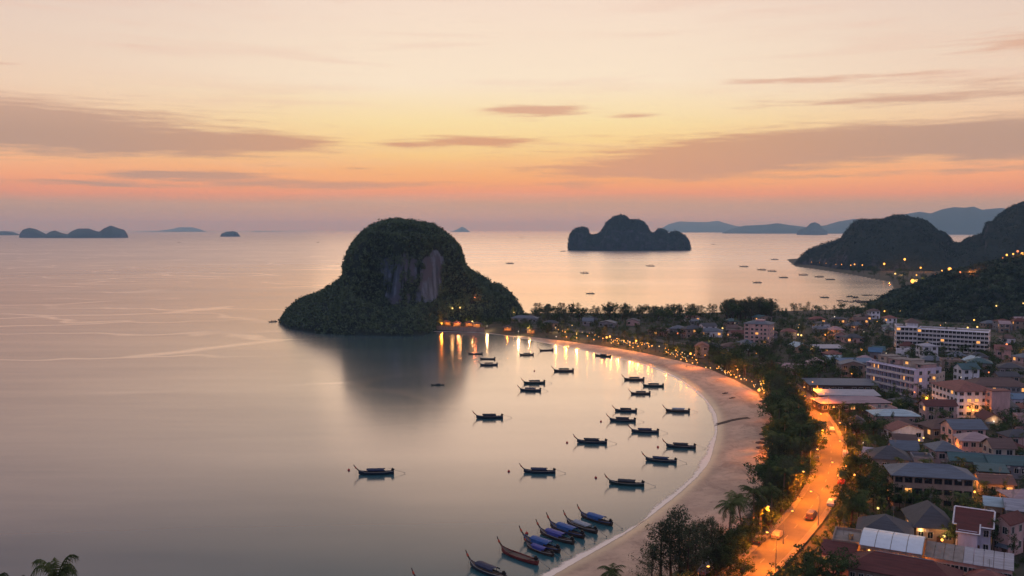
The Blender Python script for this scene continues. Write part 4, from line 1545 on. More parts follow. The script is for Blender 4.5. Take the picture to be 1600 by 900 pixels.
def building(name, label, L, Rr, h, d, roof, rm, wm, nf=1, cols=0, ov=.6, rh=2.0, lit=.08, group=None, cat='house', z_ref='eave', balc=False, side=2, short=None, extras=None, wsize=None, door=True, frame=None):
    """L, Rr: bearings of the two ends of the front eave; h wall height; d depth away from the viewer."""
    zb = 2.75
    zr = zb + (h if z_ref == 'eave' else 0)
    ax, ay = at(L[0], L[1], zr); bx, by = at(Rr[0], Rr[1], zr)
    w = math.hypot(bx - ax, by - ay); rz = math.atan2(by - ay, bx - ax)
    # footprint front edge centre is the origin, depth runs along local +y
    root = empty(name, ((ax + bx) / 2, (ay + by) / 2, zb), rz, label, cat, group)
    near = math.hypot(ax, ay) < 300
    mb = MB()
    mb.box(-w / 2, w / 2, 0, d, -.4, h - (.02 if roof == 'flat' else -.0))
    if roof == 'gablex':
        mb.add([(-w / 2, 0, h), (w / 2, 0, h), (0, 0, h + rh - .15), (-w / 2, d, h), (w / 2, d, h), (0, d, h + rh - .15)], [(0, 1, 2), (4, 3, 5)])
    if roof in ('gable',):
        mb.add([(-w / 2, 0, h), (-w / 2, d, h), (-w / 2, d / 2, h + rh - .15), (w / 2, 0, h), (w / 2, d, h), (w / 2, d / 2, h + rh - .15)], [(1, 0, 2), (3, 4, 5)])
    mb.build('wall', wm, root)
    if roof == 'flat':
        pr = MB()
        for (x0, x1, y0, y1) in ((-w / 2, w / 2, 0, .2), (-w / 2, w / 2, d - .2, d), (-w / 2, -w / 2 + .2, .2, d - .2), (w / 2 - .2, w / 2, .2, d - .2)):
            pr.box(x0 - .04, x1 + .04, y0 - .04, y1 + .04, h, h + .7)
        pr.build('parapet', wm, root)
        rf = MB(); rf.box(-w / 2 + .2, w / 2 - .2, .2, d - .2, h + .02, h + .12); rf = rf.build('roof', rm, root)
        for q in range(2 if w > 8 else 1):
            c = MB(); xx = random.uniform(-w * .35, w * .35); yy = random.uniform(d * .3, d * .7)
            c.tube([(xx, yy, h + .12), (xx, yy, h + 1.5)], .55, 9); c.build('water_tank', M_STEEL, rf)
    else:
        rf = MB(); roof_mesh(rf, roof, w, d, h, rh, ov); rf = rf.build('roof', rm, root)
        if near and roof in ('gable', 'hip') and w >= d:
            rc = MB(); x0 = -w / 2 - ov + (min(w, d) / 2 + ov if roof == 'hip' else 0)
            rc.tube([(x0, d / 2, h + rh + .03), (-x0, d / 2, h + rh + .03)], .12, 5); rc.build('ridge_cap', W_GREY, rf)
    fh = h / nf
    cols = cols or max(1, int(w / 3.2))
    ww, wh = wsize or (min(1.7, w / cols * .58), min(1.5, fh * .5))
    for f in range(nf):
        zc = fh * (f + .55)
        dcol = cols // 2 if (f == 0 and door) else -1
        for c in range(cols):
            x = -w / 2 + w * (c + .5) / cols
            if c == dcol:
                continue
            window(root, x, -.005, zc, 0, ww, wh, random.random() < lit, near, frame)
        for sgn in (-1, 1):
            for c in range(side):
                y = d * (c + .5) / side
                window(root, sgn * (w / 2 + .005), y, zc, sgn * pi / 2, min(ww, d / side * .55), wh, random.random() < lit, near, frame)
        if dcol >= 0:
            x = -w / 2 + w * (dcol + .5) / cols
            dm = MB(); dm.box(x - .55, x + .55, -.08, .01, -.1, min(2.1, fh * .8)); dm.build('door', M_DOOR, root)
        if balc:
            s = MB(); s.box(-w / 2, w / 2, -1.5, -.004, fh * f + .02, fh * f + .2); sl_ = s.build('balcony', wm, root)
            r_ = MB(); r_.box(-w / 2, w / 2, -1.5, -1.38, fh * f + .2, fh * f + 1.05); r_.build('balustrade', M_RAIL, sl_)
    if balc:
        for c in range(cols + 1):
            x = -w / 2 + w * c / cols
            s = MB(); s.box(x - .1, x + .1, -1.36, -.006, .21, h - .05); s.build('balcony_divider', wm, root)
        s = MB(); s.box(-w / 2 - .1, w / 2 + .1, -1.7, -.005, h, h + .22); s.build('cornice', wm, root)
    if extras: extras(root, w, d, h, rf)
    SHORT.append(short)
    if random.random() < .75 and near or random.random() < .35:
        for q in range(random.choice((1, 2, 3))):
            x = random.uniform(-w * .42, w * .42); zz = random.uniform(1.9, max(2.0, h - .7))
            a_ = MB(); a_.box(x - .4, x + .4, -.38, -.01, zz, zz + .55); a_.build('air_conditioner', M_FRAME, root)
    if cat == 'house' and random.random() < .4:
        x = random.uniform(-w * .3, w * .3); a_ = MB(); a_.slab((x - 1.4, -1.5, 2.2), (x + 1.4, -1.5, 2.2), (x + 1.4, -.01, 2.6), (x - 1.4, -.01, 2.6), .06); a_.build('awning', random.choice((R_CONC, R_BLUEG, R_MAR, R_TEAL)), root)
    if near and random.random() < .6:
        x = random.uniform(-w * .3, w * .3); a_ = MB(); a_.tube([(x, d * .5, h + .5), (x, d * .5, h + rh + 2.2)], .04, 4)
        for q in range(4): a_.box(x - .5 + q * .05, x + .5 - q * .05, d * .5 - .02, d * .5 + .02, h + rh + 1.2 + q * .25, h + rh + 1.24 + q * .25)
        a_.build('aerial', M_STEEL, rf)
    if cat == 'house' and roof != 'flat' and random.random() < .35:
        a_ = MB(); sx_ = random.choice((-1, 1)); a_.tube([(sx_ * (w / 2 + 1.3), d * .6, -.2), (sx_ * (w / 2 + 1.3), d * .6, 2.2)], .7, 9); a_.build('water_tank', M_STEEL, root)
    ca, sa_ = cos(rz), sin(rz)
    FOOT.append(((ax + bx) / 2 - sa_ * d / 2, (ay + by) / 2 + ca * d / 2, w / 2 + 1.2, d / 2 + 1.2, rz))
    return root, w


# ---- the buildings one can tell apart, far to near
def tower_extras(root, w, d, h, rf):
    m_ = MB(); m_.box(-w * .12, w * .2, d * .3, d * .7, h + .1, h + 2.2); m_.build('roof_room', W_PINK, rf)
    for x in (-w * .17, w * .33):
        p_ = MB(); p_.box(x - w * .11, x + w * .11, -.7, -.01, .3, h - .6); p_.build('bay', W_PINK, root)
        for f in range(5):
            window(root, x, -.715, h / 6 * (f + .6), 0, 1.4, 1.3, random.random() < .1, True)


building('apartment_tower', 'pink six storey block standing above the trees left of the town centre', (1163, 505), (1203, 507), 14.5, 12, 'hip', R_BLUEG, W_PINK, 6, 5, rh=2.0, lit=.06, cat='building', extras=tower_extras, side=3)


def hotel_extras(root, w, d, h, rf):
    m_ = MB(); m_.box(-w / 2 + 6, -w / 2 + 12, 2, d - 2, h + .13, h + 2.6); rr = m_.build('roof_room', W_WHITE, root)
    g = MB(); g.add([(-w / 2 + 5, 1, h + 2.6), (-w / 2 + 13, 1, h + 2.6), (-w / 2 + 13, d - 1, h + 2.6), (-w / 2 + 5, d - 1, h + 2.6), (-w / 2 + 9, d / 2, h + 5.2)],
                    [(0, 1, 4), (1, 2, 4), (2, 3, 4), (3, 0, 4), (3, 2, 1, 0)]); g.build('pavilion_roof', R_BROWN, rr)


building('hotel', 'long white five storey hotel with rows of balconies below the forested hill', (1434, 514), (1545, 520), 12.5, 13, 'flat', R_CONC, W_WHITE, 5, 18, lit=.05, cat='hotel', balc=True, side=4, door=False, wsize=(1.7, 1.7))
building('hotel', 'white end wing of the long hotel with a small peaked roof on top', (1401, 511), (1433, 512), 13.6, 14, 'flat', R_CONC, W_WHITE, 5, 5, lit=.05, cat='hotel', balc=True, side=4, door=False, wsize=(1.7, 1.7), extras=hotel_extras)
def step_extras(root, w, d, h, rf):
    z = h + .12
    for i, (a, b, hh) in enumerate(((-.5, -.28, 2.7), (-.27, -.02, 2.2), (.04, .22, 2.7), (.30, .46, 1.8))):
        m_ = MB(); m_.box(a * w + .3, b * w - .3, d * .35, d * .9, z, z + hh); t_ = m_.build('roof_room', W_PINK if i % 2 else W_CREAM, root)
        c_ = MB(); c_.box(a * w + .1, b * w - .1, d * .30, d * .93, z + hh, z + hh + .2); c_.build('cap', R_CONC, t_)
        window(root, (a + b) / 2 * w, d * .35 - .005, z + hh * .55, 0, 1.6, 1.1, i == 2, True)
    for i in range(9):
        x = -w * .46 + w * .92 * i / 8
        V, T = clumps(np.array([[x, .8, z + .5]]), np.array([.55]), 40, .35, .8)
        inst('planter_bush', fast_mesh('planter_bush', V, T, [L_BROAD]), root)


building('hotel', 'stepped beige hotel with stacked balconies and roof terraces in mid town', (1358, 565), (1432, 579), 11.8, 14, 'flat', R_CONC, W_LILAC, 4, 11, lit=.06, cat='hotel', balc=True, side=3, door=False, wsize=(1.5, 1.6), extras=step_extras)
building('apartment_building', 'lower beige annex with a blank pier at the right end of the stepped hotel', (1436, 584), (1463, 587), 9.5, 10, 'flat', R_CONC, W_CREAM, 4, 4, lit=.1, cat='building', side=3)


def brown_extras(root, w, d, h, rf):
    b_ = MB(); b_.box(w / 2 + .01, w / 2 + 4.5, d * .72, d + 3, -.3, h + .6); t_ = b_.build('stair_tower', W_PINK, root)
    c_ = MB(); c_.box(w / 2 - .1, w / 2 + 4.8, d * .72 - .2, d + 3.2, h + .602, h + .85); c_.build('cap', R_RED, t_)
    for f in range(4):
        window(root, w / 2 + 2.3, d * .72 - .004, h / 4 * (f + .6), 0, 1.2, 1.2, f == 0, True)


building('apartment_building', 'four storey cream block with a large red-brown hip roof beside the trees of lights', (1457, 598), (1497, 611), 10.2, 15, 'hip', R_RED, W_WHITE, 4, 7, lit=.05, cat='building', rh=2.6, ov=.9, side=5, extras=brown_extras, wsize=(1.5, 1.2))
building('long_hall', 'long brown-roofed building with a row of white windows near the right edge', (1520, 603), (1610, 604), 6.5, 12, 'hip', R_BROWN, W_GREY, 2, 12, rh=2.8, lit=.12, cat='building', side=2)
building('market_hall', 'farthest of three long low market roofs beside the road, with a pale eave', (1266, 601), (1372, 602), 4.2, 12, 'shed', R_BLUEG, W_DARK, 1, 10, rh=.9, lit=.1, cat='market hall', group='long market halls beside the road')
building('market_hall', 'middle long low market hall with a lavender grey roof', (1281, 617), (1374, 618), 4.4, 8, 'shed', R_PALE, W_DARK, 1, 10, rh=1.0, lit=.1, cat='market hall', group='long market halls beside the road')
building('market_hall', 'nearest long market hall with a faded pink hipped roof', (1284, 630), (1392, 629), 4.0, 10, 'hip', R_PINK, W_DARK, 1, 10, rh=1.8, lit=.12, cat='market hall', group='long market halls beside the road')
building('pavilion', 'round-cornered hall with a pale blue roof between the market and the town', (1369, 649), (1436, 650), 4.2, 9, 'hip', R_PALEB, W_PINK, 1, 8, rh=1.6, lit=.1, cat='pavilion', ov=.8)
building('house', 'low house with a purple-brown hip roof in front of the cream block', (1458, 670), (1525, 668), 3.6, 9, 'hip', R_BROWN, W_TAN, 1, 6, rh=2.6, lit=.1)
building('house', 'house with a pale pink hip roof over a maroon porch roof, right of centre', (1503, 688), (1552, 690), 5.6, 8, 'hip', R_PINK, W_PINK, 2, 4, rh=2.0, lit=.15)
building('porch', 'maroon-roofed porch in front of the pale pink roofed house', (1508, 695), (1551, 697), 3.4, 3.5, 'hip', R_MAR, W_CREAM, 1, 4, rh=1.2, lit=.2, cat='porch')
building('house', 'small dark reddish hip-roofed house at the right edge above the teal roofs', (1566, 700), (1602, 699), 3.8, 8, 'hip', R_MAR, W_TAN, 1, 3, rh=2.2, lit=.1)
building('house', 'white gabled shed beside the road trees, left of the dark grey roof', (1349, 708), (1374, 711), 3.6, 6, 'gable', R_PALE, W_LILAC, 1, 2, rh=1.4, lit=.0)
building('house', 'house with a broad dark grey hip roof near the bend of the road', (1364, 716), (1424, 719), 4.2, 10, 'hip', R_DGREY, W_GREY, 1, 5, rh=3.0, lit=.05)
building('house', 'small flat house with a white parapet between the dark roofs', (1427, 717), (1459, 719), 4.5, 6, 'flat', R_DGREY, W_GREY, 1, 3, lit=.1)
building('long_hall', 'three storey building with blue-grey hip roof and dark windows right of the road', (1397, 741), (1521, 748), 8.4, 9, 'hip', R_BLUEG, W_TAN, 3, 8, rh=2.2, ov=1.0, lit=.06, cat='building', side=3, wsize=(1.7, 1.25), frame=M_FRAMED)
building('workshop', 'workshop under a long teal sheet roof, upper of the teal roofs', (1486, 718), (1545, 722), 4.0, 8, 'gable', R_TEAL, W_GREY, 1, 5, rh=1.6, lit=.05, group='teal-roofed workshops')
building('workshop', 'workshop under a teal sheet roof reaching the right edge', (1548, 724), (1606, 727), 4.0, 9, 'gable', R_TEAL, W_GREY, 1, 5, rh=1.6, lit=.05, group='teal-roofed workshops')
building('workshop', 'small workshop with a light teal awning roof, lowest of the teal roofs', (1530, 735), (1574, 738), 3.6, 5, 'shed', R_TEAL, W_DARK, 1, 3, rh=1.0, lit=.05, group='teal-roofed workshops')
building('house', 'house with a plain brown roof just below the teal workshops', (1533, 754), (1585, 757), 3.6, 7, 'gable', R_BROWN, W_TAN, 1, 4, rh=1.6, lit=.2)
building('house', 'little house with a pale blue roof right of the lit stairwell', (1540, 788), (1566, 791), 3.8, 6, 'gable', R_PALEB, W_TAN, 1, 2, rh=1.4, lit=.0)
building('house', 'house with a white sheet roof at the right edge', (1574, 795), (1612, 799), 4.0, 7, 'gable', R_PALE, W_TAN, 1, 3, rh=1.8, lit=.0)
building('house', 'pinkish house cut by the right edge below the white sheet roof', (1586, 828), (1622, 833), 4.0, 6, 'hip', R_PINK, W_PINK, 1, 3, rh=1.6, lit=.2)
building('house', 'large house with a dark slate hip roof, left of a pair in the near town', (1343, 833), (1420, 843), 4.0, 11, 'hip', R_DGREY, W_GREY, 1, 6, rh=3.4, ov=1.0, lit=.05)
building('house', 'house with a near-black pyramid roof, right of a pair in the near town', (1432, 822), (1490, 826), 4.2, 12, 'hip', R_DGREY, W_TAN, 1, 4, rh=4.0, ov=1.0, lit=.1)


def maroon_extras(root, w, d, h, rf):
    # white fascias and ridge lines
    for a, b in (((-w / 2 - .6, -.62, h - .02), (w / 2 + .6, -.62, h - .02)), ((-w / 2 - .62, -.6, h), (-w / 2 - .62, d / 2, h + 2.72)), ((w / 2 + .62, -.6, h), (w / 2 + .62, d / 2, h + 2.72)), ((-w / 2 - .6, d / 2, h + 2.78), (w / 2 + .6, d / 2, h + 2.78))):
        t_ = MB(); t_.tube([a, b], .17, 4); t_.build('fascia', W_WHITE, rf)
    g = MB(); g.box(-w / 2 + .6, -w / 2 + 4.4, -2.6, -.02, -.3, h - .6); pw = g.build('porch', W_LILAC, root)
    g = MB(); g.slab((-w / 2 + .2, -3.1, h - 1.0), (-w / 2 + 4.8, -3.1, h - 1.0), (-w / 2 + 4.8, -.4, h + .5), (-w / 2 + .2, -.4, h + .5), .14); pr = g.build('porch_roof', R_MAR, pw)
    for a, b in (((-w / 2 + .15, -3.1, h - 1.0), (-w / 2 + 4.85, -3.1, h - 1.0)), ((-w / 2 + 4.85, -3.1, h - 1.0), (-w / 2 + 4.85, -.4, h + .55))):
        t_ = MB(); t_.tube([a, b], .15, 4); t_.build('fascia', W_WHITE, pr)


building('house', 'two storey pale house with a maroon roof outlined by white fascia boards', (1494, 817), (1548, 825), 6.4, 7.5, 'gable', R_MAR, W_LILAC, 2, 4, rh=2.7, lit=.0, extras=maroon_extras)
building('house', 'narrow tower house with maroon panels and white beams beside the white-trimmed roof', (1552, 812), (1577, 819), 7.4, 6, 'gablex', R_MAR, W_PINK, 2, 2, rh=1.6, lit=.3)
building('house', 'flat-roofed concrete house right of the road trees at the bottom', (1300, 847), (1344, 853), 5.0, 9, 'flat', R_CONC, W_TAN, 1, 4, lit=.5)


def vault_building():
    """market hall under a curved roof of translucent panels"""
    h = 6.2; zb = 2.75
    a = at(1346, 851, zb + h); b = at(1438, 866, zb + h)
    w = math.hypot(b[0] - a[0], b[1] - a[1]); rz = math.atan2(b[1] - a[1], b[0] - a[0])
    d = 9.5
    root = empty('covered_hall', ((a[0] + b[0]) / 2, (a[1] + b[1]) / 2, zb), rz, 'hall under a curved roof of pale translucent panels with orange light glowing below', 'hall')
    for i in range(6):
        x = -w / 2 + w * i / 5
        for y in (.2, d - .2):
            p_ = MB(); p_.box(x - .2, x + .2, y - .2, y + .2, -.3, h - .05); p_.build('pillar', W_TAN, root)
    bk = MB(); bk.box(-w / 2, w / 2, d - .1, d + .1, -.3, h - .5); bk.build('wall', W_TAN, root)
    bm = MB(); bm.box(-w / 2 - .3, w / 2 + .3, -.1, .3, h - .6, h - .02); bm.build('beam', W_CREAM, root)
    rows, cols = 2, 4
    N = 5
    for r_ in range(rows):
        for c in range(cols):
            x0 = -w / 2 - .4 + (w + .8) * c / cols + .06; x1 = -w / 2 - .4 + (w + .8) * (c + 1) / cols - .06
            m_ = MB(); up = []
            for i in range(N):
                t = (r_ + .012 + (i / (N - 1)) * .976) / rows
                y = -.7 + (d + 1.4) * t; z = h + 2.3 * sin(pi * (.08 + .84 * t)) - .4
                up.append((x0, y, z)); up.append((x1, y, z))
            lo = [(x, y, z - .08) for x, y, z in up]
            n = len(up)
            f = [(2 * i, 2 * i + 1, 2 * i + 3, 2 * i + 2) for i in range(N - 1)]
            m_.add(up + lo, f + [tuple(n + q for q in reversed(g)) for g in f] + [(0, n, n + 1, 1), (n - 2, n - 1, 2 * n - 1, 2 * n - 2)]
                   + [(2 * i, 2 * i + 2, n + 2 * i + 2, n + 2 * i) for i in range(N - 1)] + [(2 * i + 3, 2 * i + 1, n + 2 * i + 1, n + 2 * i + 3) for i in range(N - 1)])
            m_.build('roof_panel', M_TRANS, root)
    for c in range(cols + 1):
        x = -w / 2 - .4 + (w + .8) * c / cols
        m_ = MB(); m_.tube([(x, -.7 + (d + 1.4) * t, h + 2.3 * sin(pi * (.08 + .84 * t)) - .43) for t in np.linspace(0, 1, 7)], .09, 5); m_.build('roof_rib', M_STEEL, root)
    for i in range(4):
        x = -w / 2 + w * (i + .5) / 4
        lamp_hang(x, root, h)
    SHORT.append(None)
    FOOT.append(((a[0] + b[0]) / 2 - sin(rz) * d / 2, (a[1] + b[1]) / 2 + cos(rz) * d / 2, w / 2 + 1, d / 2 + 1, rz))


def lamp_hang(x, root, h):
    b = MB(); b.tube([(x, .9, h - 1.1), (x, .9, h - .6)], .03, 4); b.ball((x, .9, h - 1.3), .24, 8, 5); b.build('hanging_lamp', E_BULBY, root)
    L = bpy.data.lights.new('lamp_light', 'POINT'); L.energy = 900; L.color = SODIUM; L.shadow_soft_size = .25
    o = bpy.data.objects.new('lamp_light', L); link(o, root); o.location = (x, .9, h - 1.6)


vault_building()


def panel_roof_hall():
    h = 5.4; zb = 2.75
    a = at(1446, 868, zb + h); b = at(1582, 890, zb + h)
    w = math.hypot(b[0] - a[0], b[1] - a[1]); rz = math.atan2(b[1] - a[1], b[0] - a[0]); d = 6.5
    root = empty('long_hall', ((a[0] + b[0]) / 2, (a[1] + b[1]) / 2, zb), rz, 'long row of shops under a grey panelled roof running to the bottom right corner', 'building')
    m_ = MB(); m_.box(-w / 2, w / 2, 0, d, -.3, h - .15); m_.build('wall', W_PINK, root)
    n = 9
    for i in range(n):
        x0, x1 = -w / 2 - .3 + (w + .6) * i / n + .05, -w / 2 - .3 + (w + .6) * (i + 1) / n - .05
        p_ = MB(); lift = .0 if i % 2 else .04
        p_.slab((x0, -.7, h + lift), (x1, -.7, h + lift), (x1, d + .6, h + .9 + lift), (x0, d + .6, h + .9 + lift), .1)
        p_.build('roof_panel', R_CONC if i < 4 else R_PALE, root)
    for i in range(10):
        x = -w / 2 + w * (i + .5) / 10
        s_ = MB(); s_.box(x - .8, x + .8, -.06, .0, .2, 2.6); s_.build('shopfront', E_WIN if i in (5, 7, 8) else M_GLASS, root)
        window(root, x, -.005, 3.9, 0, 1.3, 1.0, i in (6, 7), True)
    SHORT.append(None)
    FOOT.append(((a[0] + b[0]) / 2 - sin(rz) * d / 2, (a[1] + b[1]) / 2 + cos(rz) * d / 2, w / 2 + 1, d / 2 + 1, rz))


panel_roof_hall()
building('long_hall', 'long maroon-tiled building along the bottom edge in front of the curved panel roof', (1326, 884), (1492, 915), 4.2, 8.5, 'hip', R_MAR, W_TAN, 1, 12, rh=2.6, ov=.8, lit=.4, cat='building')
building('house', 'maroon-roofed house at the bottom, left of the curved panel roof', (1284, 862), (1330, 871), 3.8, 8, 'gable', R_MAR, W_PINK, 1, 4, rh=1.6, lit=.3)
building('house', 'maroon-roofed house in the bottom right corner beyond the long tiled roof', (1510, 905), (1570, 918), 3.6, 6, 'hip', R_RED, W_PINK, 1, 4, rh=1.8, lit=.3)
# second row
named = [
    ((1316, 566), (1368, 566), 4.4, 9, 'shed', R_BLUE, W_CREAM, 'low building with a bright blue sheet roof left of the stepped hotel'),
    ((1276, 544), (1318, 544), 4.0, 9, 'shed', R_PALE, W_DARK, 'long shed with a white eave behind the blue-roofed building'),
    ((1358, 549), (1377, 550), 4.2, 7, 'gable', R_BLUE, W_GREY, 'small shed with a dark blue roof below the hotel wing'),
    ((1400, 548), (1421, 549), 5.0, 7, 'flat', R_CONC, W_WHITE, 'small white block tucked under the left end of the white hotel'),
    ((1512, 566), (1550, 568), 4.5, 9, 'hip', R_TEAL, W_GREY, 'house with a wide grey-teal roof below the right part of the white hotel'),
    ((1556, 545), (1580, 546), 5.5, 8, 'gable', R_RED, W_PINK, 'reddish lit building right of the end of the white hotel'),
    ((1438, 562), (1476, 564), 3.8, 8, 'hip', R_BLUEG, W_GREY, 'low house with a slate blue roof between the two hotels'),
    ((1560, 574), (1600, 576), 4.5, 9, 'hip', R_DGREY, W_GREY, 'dark-roofed house at the right edge above the long brown roof'),
    ((1046, 513), (1069, 514), 4.5, 9, 'hip', R_BLUEG, W_GREY, 'villa with a pale peaked roof among the far trees left of the pink tower'),
    ((1012, 516), (1044, 517), 3.8, 9, 'hip', R_BROWN, W_TAN, 'broad brown-roofed bungalow behind the far beach'),
    ((1094, 517), (1128, 518), 3.8, 8, 'hip', R_BLUEG, W_WHITE, 'low white bungalow with a lit gable end left of the pink tower'),
    ((1134, 512), (1157, 513), 4.5, 8, 'hip', R_BROWN, W_CREAM, 'cream villa touching the left side of the pink tower'),
    ((1085, 540), (1122, 542), 3.6, 9, 'hip', R_DGREY, W_GREY, 'grey hipped roof bungalow directly behind the beach lights'),
    ((1128, 541), (1164, 542), 3.8, 9, 'hip', R_BROWN, W_GREY, 'brown-grey hip-roofed bungalow below the pink tower'),
    ((1220, 518), (1243, 519), 4.5, 8, 'hip', R_RED, W_CREAM, 'villa with a rust roof just right of the pink tower'),
    ((1192, 572), (1218, 574), 3.2, 7, 'gable', R_BROWN, W_TAN, 'left half of a row of long brown roofs among the trees'),
    ((1222, 574), (1262, 577), 3.2, 7, 'gable', R_PINK, W_TAN, 'right half of a row of long pale brown roofs among the trees'),
    ((1532, 634), (1590, 636), 4.2, 9, 'shed', R_DGREY, W_LILAC, 'low dark-roofed building with a white eave right of the cream block'),
    ((1582, 623), (1615, 624), 4.2, 7, 'shed', R_BLUE, W_LILAC, 'blue-roofed building at the right edge beside the long brown roof'),
    ((1590, 652), (1616, 653), 5.0, 5, 'flat', R_CONC, W_PINK, 'pink wall glowing orange at the right edge'),
    ((1398, 690), (1432, 692), 3.2, 7, 'gable', R_BROWN, W_DARK, 'narrow dark roof with pale verges behind the dark grey hip roof'),
    ((1330, 660), (1352, 661), 3.6, 7, 'hip', R_DGREY, W_GREY, 'small dark-roofed house behind the road trees'),
    ((798, 497), (838, 498), 3.6, 9, 'hip', R_BLUEG, W_GREY, 'low resort building with a pale roof at the right foot of the domed island'),
    ((850, 505), (872, 505), 3.4, 7, 'hip', R_DGREY, W_TAN, 'small resort bungalow at the start of the tree belt')]
for (l, r_, h, d, rt, rm, wm, lab) in named:
    building('house', lab, l, r_, h, d, rt, rm, wm, 1, 0, rh=2.0 if rt != 'shed' else 1.0, lit=.12)

# ---- scatter of small houses between the named ones
def blocked(x, y, r_=1.0):
    for fx, fy, hw, hd, rz in FOOT:
        dx, dy = x - fx, y - fy
        if abs(dx) + abs(dy) > 90: continue
        u = dx * cos(rz) + dy * sin(rz); v = -dx * sin(rz) + dy * cos(rz)
        if abs(u) < hw + r_ and abs(v) < hd + r_: return True
    return False


rcol = [(R_BROWN, 'brown'), (R_BROWN, 'brown'), (R_RED, 'rust red'), (R_DGREY, 'dark grey'), (R_DGREY, 'dark grey'), (R_BLUEG, 'slate blue'), (R_BLUEG, 'slate blue'), (R_TEAL, 'teal'), (R_TEAL, 'teal'), (R_PALE, 'pale grey'), (R_PALEB, 'pale blue'), (R_MAR, 'maroon'), (R_PINK, 'faded pink'), (R_CONC, 'concrete')]
zones = [(880, 1010, 500, 516, 4, 'behind the far beach trees'), (1070, 1230, 500, 560, 11, 'around the pink tower'), (1235, 1400, 496, 552, 16, 'in the quarter under the near hill'), (1270, 1420, 555, 598, 8, 'around the stepped hotel'),
         (1400, 1610, 548, 600, 14, 'below the white hotel'), (1550, 1625, 500, 545, 8, 'on the slope right of the white hotel'), (1300, 1610, 640, 700, 9, 'in the middle of the town'), (1330, 1610, 700, 830, 7, 'among the near roofs')]
cnt = {}
for (x0, x1, y0, y1, n, where) in zones:
    k = tries = 0
    while k < n and tries < 900:
        tries += 1
        px, py = random.uniform(x0, x1), random.uniform(y0, y1)
        x, y = at(px, py, 2.75)
        w = random.uniform(7, 13); d = random.uniform(6, 9)
        if blocked(x, y + d / 2, max(w, d) / 2) or pdist([(x, y)], RC)[0] < 13 + w / 2 or sdist([(x, y)], land_poly)[0] < 12 + w / 2: continue
        if sdist([(x, y + d)], land_poly)[0] < 10: continue
        if 1375 < px < 1535 and 725 < py < 850: continue
        rm, rn = random.choice(rcol); h = random.choice((3.2, 3.4, 3.8, 6.2))
        rt = 'flat' if rn == 'concrete' else random.choice(('hip', 'hip', 'gable', 'gablex'))
        # ends of the eave as bearings
        dpx = w * F / math.hypot(x, y, CAMZ) / 2
        hpx = h * F / math.hypot(x, y, CAMZ)
        wm, wn = random.choice(((W_WHITE, 'white'), (W_CREAM, 'cream'), (W_TAN, 'tan'), (W_GREY, 'grey'), (W_PINK, 'pink')))
        size = 'two storey' if h > 5 else ('wide' if w > 10 else 'small')
        lab = f'{size} {wn} house with a {rn} {"flat" if rt == "flat" else "hip" if rt == "hip" else "gable"} roof {where}'.replace('two storey', 'tall').replace('in the quarter under', 'under').replace('on the slope right', 'right')
        building('house', lab, (px - dpx, py), (px + dpx, py + random.uniform(-1, 1) * dpx * .10), h, d, rt, rm, wm, 2 if h > 5 else 1, 0, rh=random.uniform(1.4, 2.4), lit=.13, group='small houses ' + where, z_ref='base', short=f'the {wn} house with {rn} roof')
        k += 1

# ------------------------------------------------------------------ lamps
mb = MB(); mb.tube([(0, 0, 0), (0, 0, 6), (0, 0, 7.6)], [.13, .10, .08], 6); mb.tube([(0, 0, 7.5), (.5, 0, 8.1), (1.8, 0, 8.3)], .055, 5)
pole_me = mb.mesh('pole', M_STEEL)
mb = MB(); mb.box(-.42, .42, -.17, .17, 0, .16); head_me = mb.mesh('lamp_head', M_STEEL)
mb = MB(); mb.ball((0, 0, -.02), .34, 8, 5, sz=.55); bulb_me = mb.mesh('bulb', E_BULB)
ltypes = {}


def light(parent, energy, col, loc, size=.3):
    k = (energy, col, size)
    if k not in ltypes:
        L = bpy.data.lights.new('lamp_light', 'POINT'); L.energy = energy; L.color = col; L.shadow_soft_size = size
        ltypes[k] = L
    o = bpy.data.objects.new('lamp_light', ltypes[k]); link(o, parent); o.location = loc
    return o


def spot_down(parent, e, loc):
    if 'sd%d' % e not in ltypes:
        L = bpy.data.lights.new('lamp_light', 'SPOT'); L.energy = e; L.color = (1.0, .22, .008); L.shadow_soft_size = .3
        L.spot_size = R(156); L.spot_blend = .8
        ltypes['sd%d' % e] = L
    o = bpy.data.objects.new('lamp_light', ltypes['sd%d' % e]); link(o, parent); o.location = loc
    return o


road_lamps = []
s = 42.0; i = 0
while s < 250:
    side_ = 1 if i % 2 else -1
    x, y, a = road_at(s, side_ * (RW + 1.1))
    px = 800 + F * x / y
    lab = f'orange street lamp, {"beach" if side_ > 0 else "town"} side of the road, ' + ('nearest the bottom edge', 'second from the bottom edge', 'third from the bottom edge', 'beside the palms', 'at the dark car', 'where the road straightens', 'past the straightening bend', 'by the large dark tree', 'before the widest part', 'at the widest part', 'beside the beach restaurant', 'across from the beach restaurant', 'before the far bend', 'at the far bend', 'just beyond the far bend', 'by the market halls', 'opposite the market halls', 'where the road meets the dense trees', 'lost among the dense trees', 'last one seen', 'past the last one')[min(i, 20)]
    root = empty('street_lamp', (x, y, 3.0), a + (-pi / 2 if side_ > 0 else pi / 2), lab, 'street lamp', 'street lamps along the beach road')
    inst('pole', pole_me, root)
    h_ = inst('lamp_head', head_me, root, (1.9, 0, 8.25))
    inst('bulb', bulb_me, h_, (0, 0, -.02))
    spot_down(root, 47000, (1.9, 0, 8.05))
    road_lamps.append((x, y))
    s += 13.5 + (4 if s < 90 else 0); i += 1
